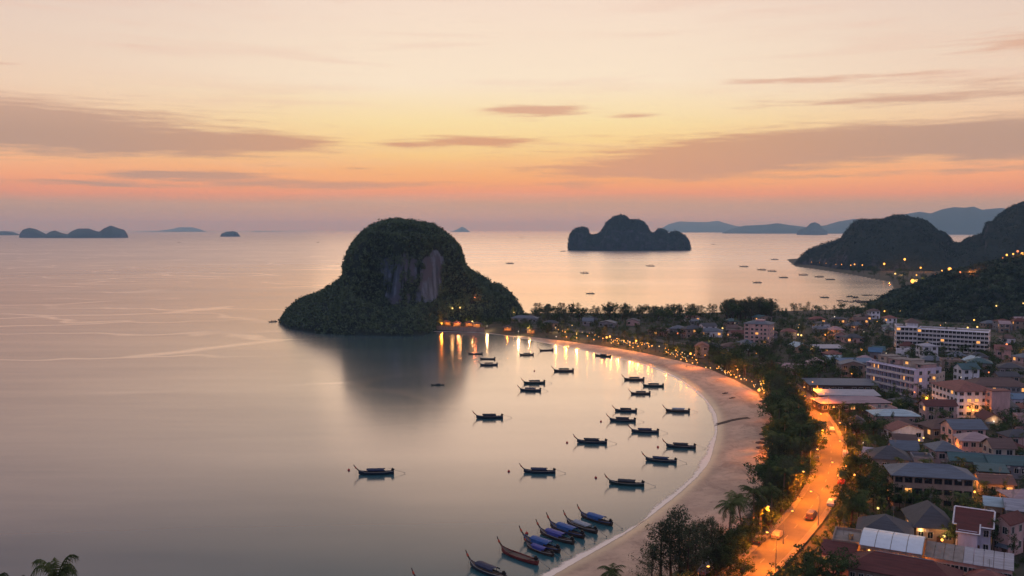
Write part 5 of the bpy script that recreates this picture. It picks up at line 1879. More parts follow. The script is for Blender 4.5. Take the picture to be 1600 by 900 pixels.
# two single lamps seen clearly in front of the trees
for (px, py, H, lab) in ((1091, 882, 8, 'tall single street lamp with a bright star-like bulb at the bottom edge'), (1225, 797, 8, 'street lamp with a slim arm standing between palms and the road')):
    x, y = at(px, py, 2.8 + H)
    root = empty('street_lamp', (x, y, gz(x, y)), 0, lab, 'street lamp', 'street lamps along the beach road')
    inst('pole', pole_me, root)
    h_ = inst('lamp_head', head_me, root, (1.9, 0, 8.25)); inst('bulb', bulb_me, h_, (0, 0, -.02))
    spot_down(root, 16000, (1.9, 0, 8.05))

# beach flood lamps that throw orange pools on the sand, px of the pool
flood = [(1074, 572, 900, 'left of the pair below the dense beach trees'), (1138, 589, 1500, 'lighting the sand below the orange gardens'), (1180, 612, 3600, 'brightest one beside the beach bar'), (1200, 706, 2400, 'beside the parasol terrace'),
         (1000, 551, 500, 'above the far lamp reflections'), (928, 537, 500, 'at the start of the long tree belt'), (1190, 655, 350, 'in front of the dense trees')]
mb = MB(); mb.tube([(0, 0, 0), (0, 0, 4.2)], .07, 5); fpole = mb.mesh('pole', M_STEEL)
mb = MB(); mb.ball((0, 0, 4.3), .3, 8, 5); fb = mb.mesh('bulb', E_BULB)
for px, py, e, where in flood:
    x, y = at(px + 14, py, 2.6)
    root = empty('flood_lamp', (x, y, gz(x, y)), 0, 'orange flood lamp shining on the sand, ' + where, 'lamp', 'flood lamps behind the sand')
    inst('pole', fpole, root); inst('bulb', fb, root)
    light(root, e * 2.1, (1.0, .22, .03), (-.6, -.6, 4.3), .3)

# garden and restaurant lamps: a post with a bulb; (px of the bulb, colour, light energy)
mb = MB(); mb.tube([(0, 0, 0), (0, 0, 2.9)], .05, 5); gpole = mb.mesh('post', M_STEEL)


def bulb_of(mat, r_):
    mb = MB(); mb.ball((0, 0, 3.1), r_, 8, 5); return mb.mesh('bulb', mat)


GB = {('o', 1): bulb_of(E_BULB, .30), ('y', 1): bulb_of(E_BULBY, .30), ('w', 1): bulb_of(E_BULBW, .26), ('r', 1): bulb_of(E_BULBR, .34), ('o', 2): bulb_of(E_BULB, .62), ('y', 2): bulb_of(E_BULBY, .6), ('w', 2): bulb_of(E_BULBW, .5), ('r', 2): bulb_of(E_BULBR, .6),
      ('o', 3): bulb_of(E_BULB, 1.1), ('y', 3): bulb_of(E_BULBY, 1.0)}
CC = {'o': SODIUM, 'y': WARM, 'w': (1, .6, .28), 'r': (1.0, .2, .06)}
lamp_n = 0


def lamp_gain(g):
    return 2.6 if 'foot of the domed' in g else 2.0 if 'garden' in g else 1.0


bpy.context.view_layer.update()


def garden_lamp(px, py, c, sz, e, label, group, H=3.1, zg=None, D=None):
    hit = surf_at(px, py + 2) if D is not None else None
    if hit is not None:
        x, y, z = hit.x, hit.y - .6, hit.z - .4
    elif D is None:
        x, y = at(px, py, 2.6 + 3.1)
        z = gz(x, y)
    else:
        x, z = sight(px, py, D); y = D; z -= 3.1
    root = empty('garden_lamp', (x, y, z), 0, label, 'lamp', group)
    inst('post', gpole, root); inst('bulb', GB[(c, sz)], root)
    if e: light(root, e * lamp_gain(group), CC[c], (0, -.5, 3.6), .45 if sz < 3 else 1.0)
    return root


G1 = 'lamps along the shore at the foot of the domed island'
for px, py, c, sz, e, lab in [(690, 503, 'o', 2, 2600, 'orange lamp at the left end of the lit wall below the island'), (716, 503, 'r', 2, 1300, 'reddish lamp between two bright ones on the lit wall below the island'), (738, 501, 'y', 2, 2200, 'yellow lamp at the right end of the lit wall below the island'),
                              (761, 506, 'w', 1, 1100, 'white lamp alone right of the lit wall'), (792, 508, 'o', 2, 2000, 'orange lamp over a lit beach hut right of the wall'), (810, 513, 'w', 1, 1400, 'pale lamp between two lit beach huts'), (827, 512, 'y', 2, 2000, 'yellow lamp over the second lit beach hut')]:
    garden_lamp(px, py, c, sz, e, lab, G1)
for px, py, c, lab in [(707, 485, 'y', 'left of a pair of yellow lamps up on the island slope'), (719, 484, 'y', 'right of a pair of yellow lamps up on the island slope'), (742, 468, 'r', 'highest reddish glow on the island slope'), (803, 491, 'y', 'small yellow lamp on the right foot of the island')]:
    garden_lamp(px, py, c, 2 if c == 'y' and px < 800 else 1, 260, lab, G1, D=624 if px < 750 else 650)
# shore band behind the sand
pts = [(868, 511, 'y', 1, 900), (883, 517, 'o', 1, 900), (894, 508, 'y', 1, 0), (901, 520, 'y', 1, 1100), (918, 523, 'o', 1, 500), (938, 520, 'y', 1, 0), (928, 528, 'o', 1, 300), (948, 526, 'o', 2, 1200), (953, 525, 'o', 2, 600), (964, 528, 'o', 1, 700),
       (975, 531, 'o', 1, 0), (984, 533, 'o', 1, 500), (994, 532, 'o', 2, 1200), (1003, 537, 'o', 1, 400), (1012, 535, 'o', 1, 0), (1019, 539, 'o', 1, 500), (958, 532, 'o', 1, 0), (989, 540, 'o', 1, 300), (1030, 540, 'y', 1, 0), (1040, 543, 'o', 1, 700),
       (1056, 546, 'o', 1, 400), (1066, 549, 'y', 1, 0), (1079, 551, 'o', 2, 900), (1085, 553, 'o', 1, 0), (1064, 558, 'o', 1, 500), (1073, 561, 'o', 1, 500), (1082, 564, 'o', 1, 300), (1103, 571, 'y', 1, 0), (1110, 572, 'y', 1, 0),
       (1125, 561, 'o', 1, 300), (1138, 560, 'o', 2, 900), (1150, 570, 'o', 2, 700), (1133, 579, 'o', 1, 600), (1142, 583, 'o', 1, 500), (1150, 587, 'o', 1, 600), (1158, 590, 'y', 1, 300), (1190, 598, 'o', 2, 1200), (1198, 586, 'o', 2, 700),
       (1186, 607, 'o', 2, 1200), (1194, 611, 'o', 1, 400), (1214, 583, 'y', 1, 300), (1235, 594, 'o', 1, 500), (1235, 608, 'o', 1, 500), (1188, 594, 'y', 1, 0), (1240, 632, 'r', 1, 0), (1258, 618, 'o', 1, 500),
       (1213, 676, 'o', 2, 1600), (1218, 684, 'o', 1, 500), (1206, 688, 'o', 2, 1200), (1222, 697, 'y', 2, 1200), (1213, 705, 'o', 1, 500), (1200, 697, 'o', 1, 0)]
ends = ['beside the tallest shore tree', 'in front of dark bushes', 'close to the sand', 'under leaning branches', 'at a garden path', 'above the lamp reflections', 'on a restaurant terrace', 'between two tree trunks']
for i, (px, py, c, sz, e) in enumerate(pts):
    zone = 'behind the far end of the beach' if px < 930 else 'in the brightest cluster above the far sand' if px < 1030 else 'behind the middle of the beach' if px < 1160 else 'at the inland end of the beach' if px < 1200 and py < 640 else 'on the parasol terrace beside the widest sand' if py > 640 else 'in the trees between beach and road'
    cn = {'o': 'orange', 'y': 'yellow', 'r': 'reddish'}[c]
    garden_lamp(px, py, c, sz, e, f'{"large" if sz > 1 else "small"} {cn} garden lamp {zone}', 'garden lamps ' + zone)
# lamps at the edge of the sand whose light reaches the water
for px, py, c, lab in [(869, 530, 'w', 'palest lamp at the edge of the far sand'), (885, 531, 'o', 'first orange lamp right of the palest one at the sand edge'), (901, 533, 'o', 'second orange lamp right of the palest one at the sand edge'), (955, 542, 'y', 'yellow lamp by the beached green boat'), (966, 543, 'o', 'orange lamp just right of the beached green boat'),
                       (984, 546, 'o', 'orange lamp between beached boat and terrace lights'), (997, 548, 'o', 'bright orange lamp below the brightest terrace cluster'), (1041, 557, 'o', 'orange lamp where the sand starts to widen')]:
    x, y = at(px, py, 2.2)
    root = empty('garden_lamp', (x, y, gz(x, y)), 0, lab, 'lamp', 'lamps at the edge of the far sand')
    inst('post', gpole, root); inst('bulb', GB[(c, 1)], root)
    light(root, 1500, (1.0, .36, .06), (0, -.4, 3.8), .25)
# swarm of little terrace lamps along the same belt
for i in range(120):
    t = i / 120
    k = random.choice([(950, 1020, 528, 541), (955, 1018, 530, 540), (1040, 1090, 545, 565), (1120, 1165, 573, 592), (1160, 1200, 590, 612), (1200, 1226, 672, 706), (870, 950, 512, 527)])
    px = random.uniform(k[0], k[1]); f_ = (px - k[0]) / (k[1] - k[0]); py = k[2] + (k[3] - k[2]) * (f_ * .75 + random.random() * .35)
    x, y = at(px, py, 4.0)
    if sdist([(x, y)], land_poly)[0] < -2: continue
    c = random.choice('ooooyw')
    root = empty('terrace_lamp', (x, y, gz(x, y) - 1.2 * random.random()), 0, 'tiny warm terrace lamp in the glittering belt behind the beach', 'lamp', 'tiny terrace lamps behind the beach', (.55, .55, .9))
    inst('post', gpole, root); inst('bulb', GB[(c, 1)], root)
# lamps of the town
town = [(1102, 513, 'w'), (1129, 513, 'y'), (1188, 543, 'y'), (1195, 548, 'y'), (1059, 521, 'r'), (1294, 519, 'O'), (1298, 516, 'y'), (1290, 523, 'o'), (1252, 524, 'y'), (1247, 523, 'y'), (1268, 545, 'y'), (1257, 511, 'w'), (1339, 500, 'w'), (1351, 500, 'w'), (1304, 495, 'w'),
        (1327, 502, 'w'), (1382, 486, 'o'), (1407, 486, 'y'), (1346, 546, 'o'), (1306, 559, 'w'), (1402, 552, 'y'), (1522, 500, 'o'), (1527, 511, 'y'), (1512, 512, 'y'), (1543, 503, 'r'), (1565, 502, 'r'), (1578, 504, 'y'), (1556, 481, 'y'), (1598, 477, 'y'), (1573, 538, 'r'), (1566, 541, 'r'),
        (1599, 553, 'O'), (1576, 551, 'o'), (1467, 532, 'r'), (1472, 527, 'o'), (1492, 539, 'r'), (1545, 532, 'o'), (1516, 541, 'r'), (1485, 569, 'w'), (1522, 574, 'w'), (1562, 575, 'r'), (1545, 582, 'r'), (1583, 585, 'y'), (1597, 579, 'o'), (1346, 630, 'y'), (1366, 632, 'o'), (1348, 640, 'y'), (1369, 597, 'y'),
        (1405, 601, 'G'), (1448, 623, 'G'), (1450, 630, 'o'), (1429, 613, 'r'), (1459, 672, 'y'), (1436, 688, 'o'), (1443, 684, 'y'), (1470, 703, 'o'), (1487, 695, 'o'), (1493, 702, 'r'), (1553, 658, 'w'), (1520, 641, 'o'), (1527, 641, 'o'), (1541, 648, 'r'), (1568, 706, 'y'),
        (1391, 742, 'o'), (1419, 742, 'o'), (1478, 748, 'y'), (1492, 771, 'o'), (1518, 752, 'o'), (1519, 758, 'o'), (1517, 766, 'o'), (1523, 768, 'o'), (1519, 776, 'o'), (1570, 758, 'o'), (1574, 764, 'o'), (1584, 767, 'o'), (1335, 741, 'o'), (1372, 793, 'y'), (1329, 855, 'o'), (1475, 838, 'y'), (1472, 844, 'o'), (1576, 836, 'o'), (1570, 841, 'y'),
        (1347, 889, 'o'), (1357, 889, 'y'), (1371, 892, 'y'), (1403, 895, 'y'), (1310, 742, 'o'), (1322, 726, 'o'), (1437, 830, 'y'), (1350, 772, 'w')]
near_words = [((1040, 1210, 0, 560), 'around the pink tower'), ((1210, 1330, 0, 560), 'in the far quarter left of the hotel'), ((1330, 1420, 0, 520), 'at the foot of the near hill'), ((1420, 1610, 0, 520), 'on the slope of the near hill'), ((1330, 1500, 520, 560), 'in front of the white hotel'),
              ((1500, 1610, 520, 600), 'right of the white hotel'), ((1260, 1400, 560, 660), 'at the market halls'), ((1400, 1500, 560, 640), 'by the cream block'), ((1400, 1610, 600, 720), 'among the mid town roofs'), ((1300, 1610, 720, 790), 'around the three storey building'), ((1290, 1610, 790, 910), 'among the nearest roofs')]
for px, py, c in town:
    where = next((w_ for (a, b, c0, d0), w_ in near_words if a <= px < b and c0 <= py < d0), 'in the town')
    cn = {'o': 'orange', 'y': 'yellow', 'r': 'reddish', 'w': 'white', 'O': 'very bright orange', 'G': 'golden'}[c]
    if c in 'OG':
        c, sz, e = 'o', 2, 5000
    else:
        sz, e = (2 if py < 560 else 1), (420 if c in 'oy' else 120)
    if py > 800: e = 350
    if where == 'on the slope of the near hill' and py < 490:
        x_, z_ = sight(px, py, 800); garden_lamp(px, py, c, 2, 300, f'{cn} lamp {where}', 'town lamps ' + where, D=690 + (490 - py) * 2); continue
    garden_lamp(px, py, c, sz, e, f'{cn} lamp {where}', 'town lamps ' + where)
for i in range(95):  # small lamps added at random for a warmer glow over the town
    px, py = random.uniform(1050, 1600), 505 + 300 * random.random() ** 1.6
    if py > 560 and px < 1320: continue
    x, y = at(px, py, 4)
    if blocked(x, y, .2) or pdist([(x, y)], RC)[0] < 8: continue
    c = random.choice('oooyyww'); where = next((w_ for (a, b, c0, d0), w_ in near_words if a <= px < b and c0 <= py < d0), 'in the town')
    root = empty('porch_lamp', (x, y, gz(x, y)), 0, f'tiny {dict(o="orange", y="yellow", w="white")[c]} porch lamp {where}', 'lamp', 'tiny added glow lamps ' + where, (.7, .7, .9))
    inst('post', gpole, root); inst('bulb', GB[(c, 1)], root)
    if i % 2 == 0: light(root, 260, CC[c], (0, -.5, 3.4), .3)
# floodlit golden trees by the cream block get their glow from these low lamps
# lights at the foot of the headland, on its slope and along the far bay shore
for px, py, c, s_, D in [(1267, 410, 'o', 1, 1810), (1280, 411, 'o', 1, 1800), (1290, 412, 'o', 1, 1800), (1305, 414, 'o', 1, 1790), (1314, 414, 'o', 1.2, 1780), (1328, 415, 'o', 1, 1770), (1334, 414, 'o', 1.4, 1760), (1346, 415, 'o', 1.2, 1750), (1380, 414, 'o', 2.2, 1740), (1412, 407, 'o', 2.4, 1735),
                         (1437, 420, 'o', 2, 1620), (1482, 424, 'o', 4.0, 1500), (1497, 428, 'r', 2.0, 1400), (1470, 424, 'o', 1.5, 1500), (1462, 431, 'r', 1.6, 1400), (1448, 433, 'o', 1.4, 1400), (1432, 431, 'o', 1.3, 1400), (1426, 443, 'o', 3.4, 1180), (1432, 441, 'y', 2.4, 1180), (1399, 430, 'y', 2.2, 1450), (1397, 437, 'y', 1.6, 1400),
                         (1401, 443, 'y', 1.5, 1300), (1573, 402, 'o', 2.6, 925), (1583, 400, 'o', 2.2, 925), (1590, 396, 'r', 2.4, 925), (1597, 399, 'o', 1.8, 925), (1567, 405, 'r', 1.2, 925), (1440, 436, 'r', 1.2, 1380), (1455, 436, 'r', 1.2, 1380), (1418, 434, 'o', 1.2, 1400)]:
    x, z = sight(px, py, D)
    hit = surf_at(px, py)
    if hit is not None and hit.y < D * 1.25:
        x, D, z = hit.x, hit.y - 4, hit.z
    where = 'along the foot of the headland' if px < 1350 else 'on the ridge of the near hill at the right edge' if px > 1560 else 'in the far bay village behind the near hill'
    root = empty('distant_lamp', (x, D, z - 3.1 * s_), 0, f'{"bright " if s_ > 2 else "small "}{dict(o="orange", y="yellow", r="reddish")[c]} light {where}', 'lamp', 'distant lights ' + where, (s_ * 1.3,) * 3)
    inst('post', gpole, root, None, 0, (2, 2, 1)); inst('bulb', GB[(c, 2 if D > 1150 or s_ < 1.9 else 1)], root, (0, 0, 0))
    if s_ > 1.9: light(root, 9000, CC[c], (0, -8, 3.8), 1.0)

# ---- lit sea wall and open beach huts at the foot of the island
a, b = at(682, 513, 1.6), at(757, 516, 1.6)
mb = MB(); L = math.hypot(b[0] - a[0], b[1] - a[1]); rz = math.atan2(b[1] - a[1], b[0] - a[0])
mb.box(-L / 2, L / 2, -.2, .25, -1.4, 1.7); mb.box(-L / 2 - .1, L / 2 + .1, -.32, .37, 1.702, 1.9)
o = mb.build('sea_wall', W_TAN); o.location = ((a[0] + b[0]) / 2, (a[1] + b[1]) / 2, 1.6); o.rotation_euler = (0, 0, rz)
tag(o, 'low sea wall lit orange at the foot of the domed island', 'wall')


def hut(px, py, label, s=1.0):
    x, y = at(px, py, 2.4)
    root = empty('beach_hut', (x, y, gz(x, y) if gz(x, y) > .5 else 1.8), random.uniform(-.2, .2), label, 'hut', 'open beach huts below the island', (s,) * 3)
    for sx_ in (-2.6, 2.6):
        for sy_ in (-2, 2):
            p_ = MB(); p_.box(sx_ - .09, sx_ + .09, sy_ - .09, sy_ + .09, 0, 2.7); p_.build('post', M_PROW, root)
    f_ = MB(); f_.box(-3, 3, -2.4, 2.4, -.1, .25); f_.build('floor', M_DECK, root)
    k_ = MB(); k_.box(-2.5, 2.5, 1.9, 2.0, .25, 2.6); k_.build('back_wall', W_CREAM, root)
    r_ = MB(); r_.add([(-3.5, -2.9, 2.7), (3.5, -2.9, 2.7), (3.5, 2.9, 2.7), (-3.5, 2.9, 2.7), (0, 0, 4.4)], [(0, 1, 4), (1, 2, 4), (2, 3, 4), (3, 0, 4), (3, 2, 1, 0)]); r_.build('roof', R_BROWN, root)
    b_ = MB(); b_.ball((0, .3, 2.3), .22, 8, 5); b_.build('hanging_lamp', E_BULB, root)
    light(root, 500, SODIUM, (0, -.5, 2.1), .2)


for px, py, lab in [(698, 508, 'open hut nearest the left end of the lit wall'), (714, 509, 'open hut behind the lit wall under the reddish lamp'), (733, 509, 'largest open hut behind the lit wall'), (745, 510, 'open hut at the right end of the lit wall'), (793, 515, 'glowing hut alone on the sand right of the wall'),
                    (829, 519, 'glowing hut closest to the tree belt'), (729, 478, 'open hut up on the island slope')]:
    if py < 490:
        continue
    hut(px, py, lab, 1.05)

# ---- parasols on the sand beside the widest beach
mb = MB(); mb.tube([(0, 0, 0), (0, 0, 2.5)], .04, 5); pp = mb.mesh('pole', M_STEEL)
mb = MB(); n = 8
ring = [(1.7 * cos(2 * pi * i / n), 1.7 * sin(2 * pi * i / n), 2.15) for i in range(n)]
mb.add(ring + [(0, 0, 2.65)] + [(x, y, z - .16) for x, y, z in ring], [(i, (i + 1) % n, n) for i in range(n)] + [((i + 1) % n, i, n + 1 + i, n + 1 + (i + 1) % n) for i in range(n)])
pc = mb.mesh('canopy', M_CLOTH)
mb = MB(); mb.box(-.35, .35, -1, .7, .28, .36); mb.slab((-.35, .7, .36), (.35, .7, .36), (.35, 1.25, .85), (-.35, 1.25, .85), .07)
for sx_ in (-.3, .3):
    for sy_ in (-.9, .6): mb.box(sx_ - .04, sx_ + .04, sy_ - .04, sy_ + .04, 0, .28)
lounger = mb.mesh('sun_lounger', M_DECK)
spots = [(1196, 674, 'highest'), (1203, 672, 'beside the highest'), (1193, 684, 'left edge of'), (1199, 681, 'second row of'), (1207, 680, 'under the orange lamps in'), (1188, 697, 'leftmost low'), (1195, 692, 'middle of'), (1189, 705, 'lowest left'), (1202, 702, 'lowest right'), (1212, 690, 'nearest the trees in'), (1192, 632, 'lone far'), (1200, 638, 'second far')]
for px, py, w_ in spots:
    x, y = at(px, py, 2.5)
    root = empty('parasol', (x, y, gz(x, y)), 0, f'closed-toned dark beach parasol, {w_} the terrace group', 'parasol', 'dark parasols beside the widest sand')
    root['label'] = f'dark beach parasol, {w_} the terrace group'
    inst('pole', pp, root); inst('canopy', pc, root)
    o = inst('sun_lounger', lounger, None, (x + 1.3, y - .4, gz(x + 1.3, y - .4)), random.uniform(-.3, .3))
    tag(o, 'wooden lounger under a dark beach parasol', 'sun lounger', 'sun loungers under the parasols')

# ---- stream of wet sand crossing the beach
c0 = [(1112, 660.5), (1124, 658.5), (1140, 656), (1158, 654.5), (1170, 654)]
P = np.array([at(x, y, 1.0) for x, y in c0])
m_wet = pmat('wet_stream_sand', (58, 48, 46), .75, .2, .6, spec=.2)
me, _ = strip('stream', P, [woff(1.7, .5, 6, 3), 0, woff(-1.7, .5, 6, 9)], zland, m_wet, dz=.035)
tag(inst('stream', me), 'dark wet drain crossing the widest part of the beach', kind='structure')

# ------------------------------------------------------------------ vehicles
def make_car(col, van=False):
    m_ = pmat('car_paint', col, .3, .05, 1, spec=.6)
    root = empty('car', (0, 0, 0))
    L, Wd = (4.6, 1.8)
    prof = [(-2.3, .35), (-2.3, .85), (-2.15, 1.0), (-1.3, 1.08), (-.7, 1.5), (1.2, 1.52), (1.9, 1.05), (2.25, .98), (2.3, .35)] if not van else [(-2.4, .35), (-2.4, 1.1), (-1.9, 1.3), (-1.3, 1.95), (2.2, 2.0), (2.35, 1.8), (2.35, .35)]
    mb = MB(); n = len(prof)
    wv = [Wd / 2 if z < 1.15 else Wd / 2 * .84 for x, z in prof]
    mb.add([(x, -w, z) for (x, z), w in zip(prof, wv)] + [(x, w, z) for (x, z), w in zip(prof, wv)], [tuple(range(n)), tuple(reversed(range(n, 2 * n)))] + [(i, n + i, n + (i + 1) % n, (i + 1) % n) for i in range(n)])
    body = mb.build('body', m_, root)
    g = MB()
    for sg in (-1, 1):
        if van:
            g.add([(-1.55, sg * .80, 1.35), (-1.15, sg * .78, 1.8), (1.9, sg * .78, 1.82), (1.9, sg * .82, 1.35)], [(0, 1, 2, 3)])
        else:
            g.add([(-1.1, sg * .86, 1.12), (-.65, sg * .77, 1.44), (1.15, sg * .77, 1.46), (1.7, sg * .86, 1.12)], [(0, 1, 2, 3)])
    g.build('side_window', M_GLASS, root)
    for i, (x, y) in enumerate(((-1.45, -.8), (-1.45, .8), (1.45, -.8), (1.45, .8))):
        w_ = MB(); w_.tube([(x, y - .11, .33), (x, y + .11, .33)], .33, 12); w_.build('wheel', M_ENG, root)
    for y in (-.62, .62):
        h_ = MB(); h_.box(-2.34, -2.28, y - .16, y + .16, .66, .82); h_.build('headlight', M_FRAME, root)
        h_ = MB(); h_.box(2.28 + (.06 if van else 0), 2.33 + (.06 if van else 0), y - .14, y + .14, .7, .86); h_.build('tail_light', M_RED, root)
    return root


cars = [(58, 4.2, 'dark grey car', (60, 62, 68), False, 'parked on the town side near the lone lamp'), (96, -4.3, 'white car', (186, 186, 188), False, 'parked opposite the palms'), (142, 4.2, 'blue car', (50, 66, 96), False, 'parked on the beach side under dense trees'), (187, -1.9, 'pale car', (170, 168, 164), False, 'coming round the far bend'), (64, 1.7, 'beige car', (150, 140, 126), False, 'driving up from the bottom edge'),
        (82, -1.8, 'dark purple van', (62, 52, 74), True, 'driving on the road near the lone lamp'), (33, 7.2, 'lilac grey car', (140, 130, 160), False, 'parked beside the road near the bottom'), (38, 8.4, 'white car', (190, 188, 192), False, 'parked under trees beside the road near the bottom'),
        (132, -4.3, 'silver car', (150, 150, 154), False, 'parked at the kerb in the brightest stretch of road'), (150, -4.3, 'white pickup-like van', (190, 188, 186), True, 'parked at the kerb beyond the brightest stretch'), (168, 1.8, 'dark car', (44, 44, 50), False, 'driving away at the far bend'), (118, -4.3, 'red car', (130, 40, 38), False, 'parked beside the large dark tree')]
for s_, off, nm, col, van, where in cars:
    x, y, a = road_at(s_, off)
    o = make_car(col, van); o.name = 'parked_van' if van else 'parked_car'
    o.location = (x, y, 2.87 if abs(off) < 5 else 2.98); o.rotation_euler = (0, 0, a + pi)
    tag(o, f'{nm.replace("pickup-like ", "")} {where}', 'van' if van else 'car', 'vehicles on the beach road')

# ------------------------------------------------------------------ planting
def ok_tree(x, y, r_, road_gap=5.2):
    if pdist([(x, y)], RC)[0] < road_gap: return False
    return not blocked(x, y, r_)


def far_enough(x, y, dmin):
    return all((x - a) ** 2 + (y - b) ** 2 > dmin * dmin for a, b, _ in tree_xy)


# single trees that stand out, from the bottom of the photo: base bearings, height
solo = [('casuarina', 1032, 905, 13.5, 'tall feathery casuarina, left of the dark clump at the bottom of the beach'), ('casuarina', 1062, 903, 16.0, 'tallest feathery casuarina of the clump on the lower beach edge'), ('casuarina', 1085, 905, 13, 'casuarina at the right shoulder of the tallest one'), ('casuarina', 1048, 912, 14, 'casuarina in front of the tallest one'), ('casuarina', 1074, 915, 13.5, 'feathery casuarina in front right of the tallest one'), ('casuarina', 1018, 915, 9.5, 'short casuarina at the left end of the clump'), ('casuarina', 1100, 893, 12, 'casuarina between the tall clump and the dark round tree'),
        ('casuarina', 1110, 880, 11, 'shorter casuarina filling the gap beside the dark round tree'), ('palm', 1138, 868, 13, 'coconut palm rising from the clump of dark trees above the road'), ('broad', 1130, 876, 9.5, 'dark round tree between casuarinas and road'), ('broad', 1152, 872, 8.5, 'dense dark tree leaning over the road edge'),
        ('palm', 1176, 848, 13.5, 'tallest coconut palm beside the road with drooping fronds'), ('palm', 1190, 845, 9.5, 'lower palm against the taller palm beside the road'), ('palm', 1205, 826, 10.5, 'palm nearest the lone lamp and the road'),
        ('broad', 1262, 925, 11, 'great dark tree covering the bottom centre right'), ('broad', 1300, 922, 10, 'right half of the great dark crown at the bottom'), ('broad', 1228, 935, 8.5, 'left shoulder of the great dark crown at the bottom'), ('broad', 1150, 930, 6.5, 'low dark tree at the bottom edge beside the road'), ('broad', 1136, 950, 6, 'bushy tree cut by the bottom edge'),
        ('broad', 1330, 818, 10.5, 'wide dark tree right of the bright road'), ('broad', 1352, 800, 11, 'dark tree between road and slate roofs'), ('broad', 1374, 786, 10, 'round dark tree left of the three storey building'), ('broad', 1312, 826, 6.5, 'orange-lit tree at the road edge'),
        ('broad', 1390, 800, 9, 'dark tree in front of the three storey building, left'), ('broad', 1430, 800, 7, 'small round tree in front of the three storey building'), ('broad', 1454, 800, 7.5, 'small dark tree in front of the middle windows'),
        ('broad', 1345, 745, 10, 'leafy tree beside the dark grey hip roof'), ('broad', 1362, 755, 8, 'small leafy tree below the dark grey hip roof'), ('broad', 1338, 690, 10.5, 'big round dark tree at the market end of the bright road'), ('broad', 1325, 668, 7, 'small tree at the bright road edge'),
        ('round', 1553, 868, 9.0, 'rounded dark tree in front of the white-trimmed house'), ('round', 1583, 880, 7.5, 'dark bush-like tree in the lower right corner'), ('broad', 1490, 858, 7.5, 'dark tree between the pyramid roof and the white-trimmed house'), ('broad', 1512, 855, 6.5, 'small tree below the lilac wall'),
        ('casuarina', 1120, 905, 8, 'young casuarina next to the star-like lamp'), ('broad', 1401, 612, 6.5, 'golden tree glowing with lamplight in front of the stepped hotel'), ('broad', 1411, 612, 6, 'right one of the glowing trees in front of the stepped hotel'), ('broad', 1444, 634, 6, 'golden tree glowing at the left corner of the cream block'), ('broad', 1453, 638, 5, 'low glowing tree beside the golden one by the cream block'),
        ('broad', 1142, 892, 8.5, 'leafy tree at the foot of the dark clump beside the road'), ('broad', 1122, 900, 8, 'leafy tree in front of the dark clump, above the star-like lamp'), ('broad', 1170, 856, 8.5, 'leafy tree under the tallest coconut palm'), ('casuarina', 1186, 826, 11, 'casuarina behind the two palms beside the road'), ('broad', 1200, 836, 8, 'leafy tree between the palms and the lone lamp'),
        ('palm', 1160, 850, 12, 'slim coconut palm left of the tallest one'), ('broad', 1220, 806, 8.5, 'leafy tree at the road edge above the lone lamp'), ('broad', 1160, 905, 6.5, 'low leafy tree over the parked cars at the bottom'),
        ('broad', 1005, 930, 5.5, 'bush at the bottom edge of the beach'), ('broad', 1040, 935, 6, 'orange-lit bushy tree at the bottom edge'), ('broad', 1070, 935, 6.5, 'leafy tree behind the star-like lamp')]
for kd, px, py, h, lab in solo:
    x, y = at(px, py, 2.7)
    tree(kd, x, y, h, lab, sq=1.0 if kd == 'casuarina' else None)
# palm on the low beach, its crown just above the bottom edge
x, y = at(961, 886, 12.2)
tree('palm', x, y, 10.4, 'coconut palm alone on the sand at the bottom edge, crown only', z=gz(x, y), i=0)
# palms on the viewpoint hill in the lower left corner
LE = {i: np.random.default_rng(300 + i).normal(size=2) * .7 for i in range(4)}
for px, py, D, H, lab, w_ in ((88, 918, 56, 13, 'dark palm crown rising from below in the bottom left corner', .42), (26, 940, 54, 13, 'second dark palm with one frond tip at the bottom left', .42)):
    x, z = sight(px, py, D)
    g_ = 73 - .52 * math.hypot(x, D)
    h_ = (z - g_) / .9; i_ = 1 if px > 50 else 2; wf = h_ / 10 * w_
    tree('palm', x - LE[i_][0] * wf, D - LE[i_][1] * wf, h_, lab, z=g_, sq=w_, i=i_, rz=0.0)

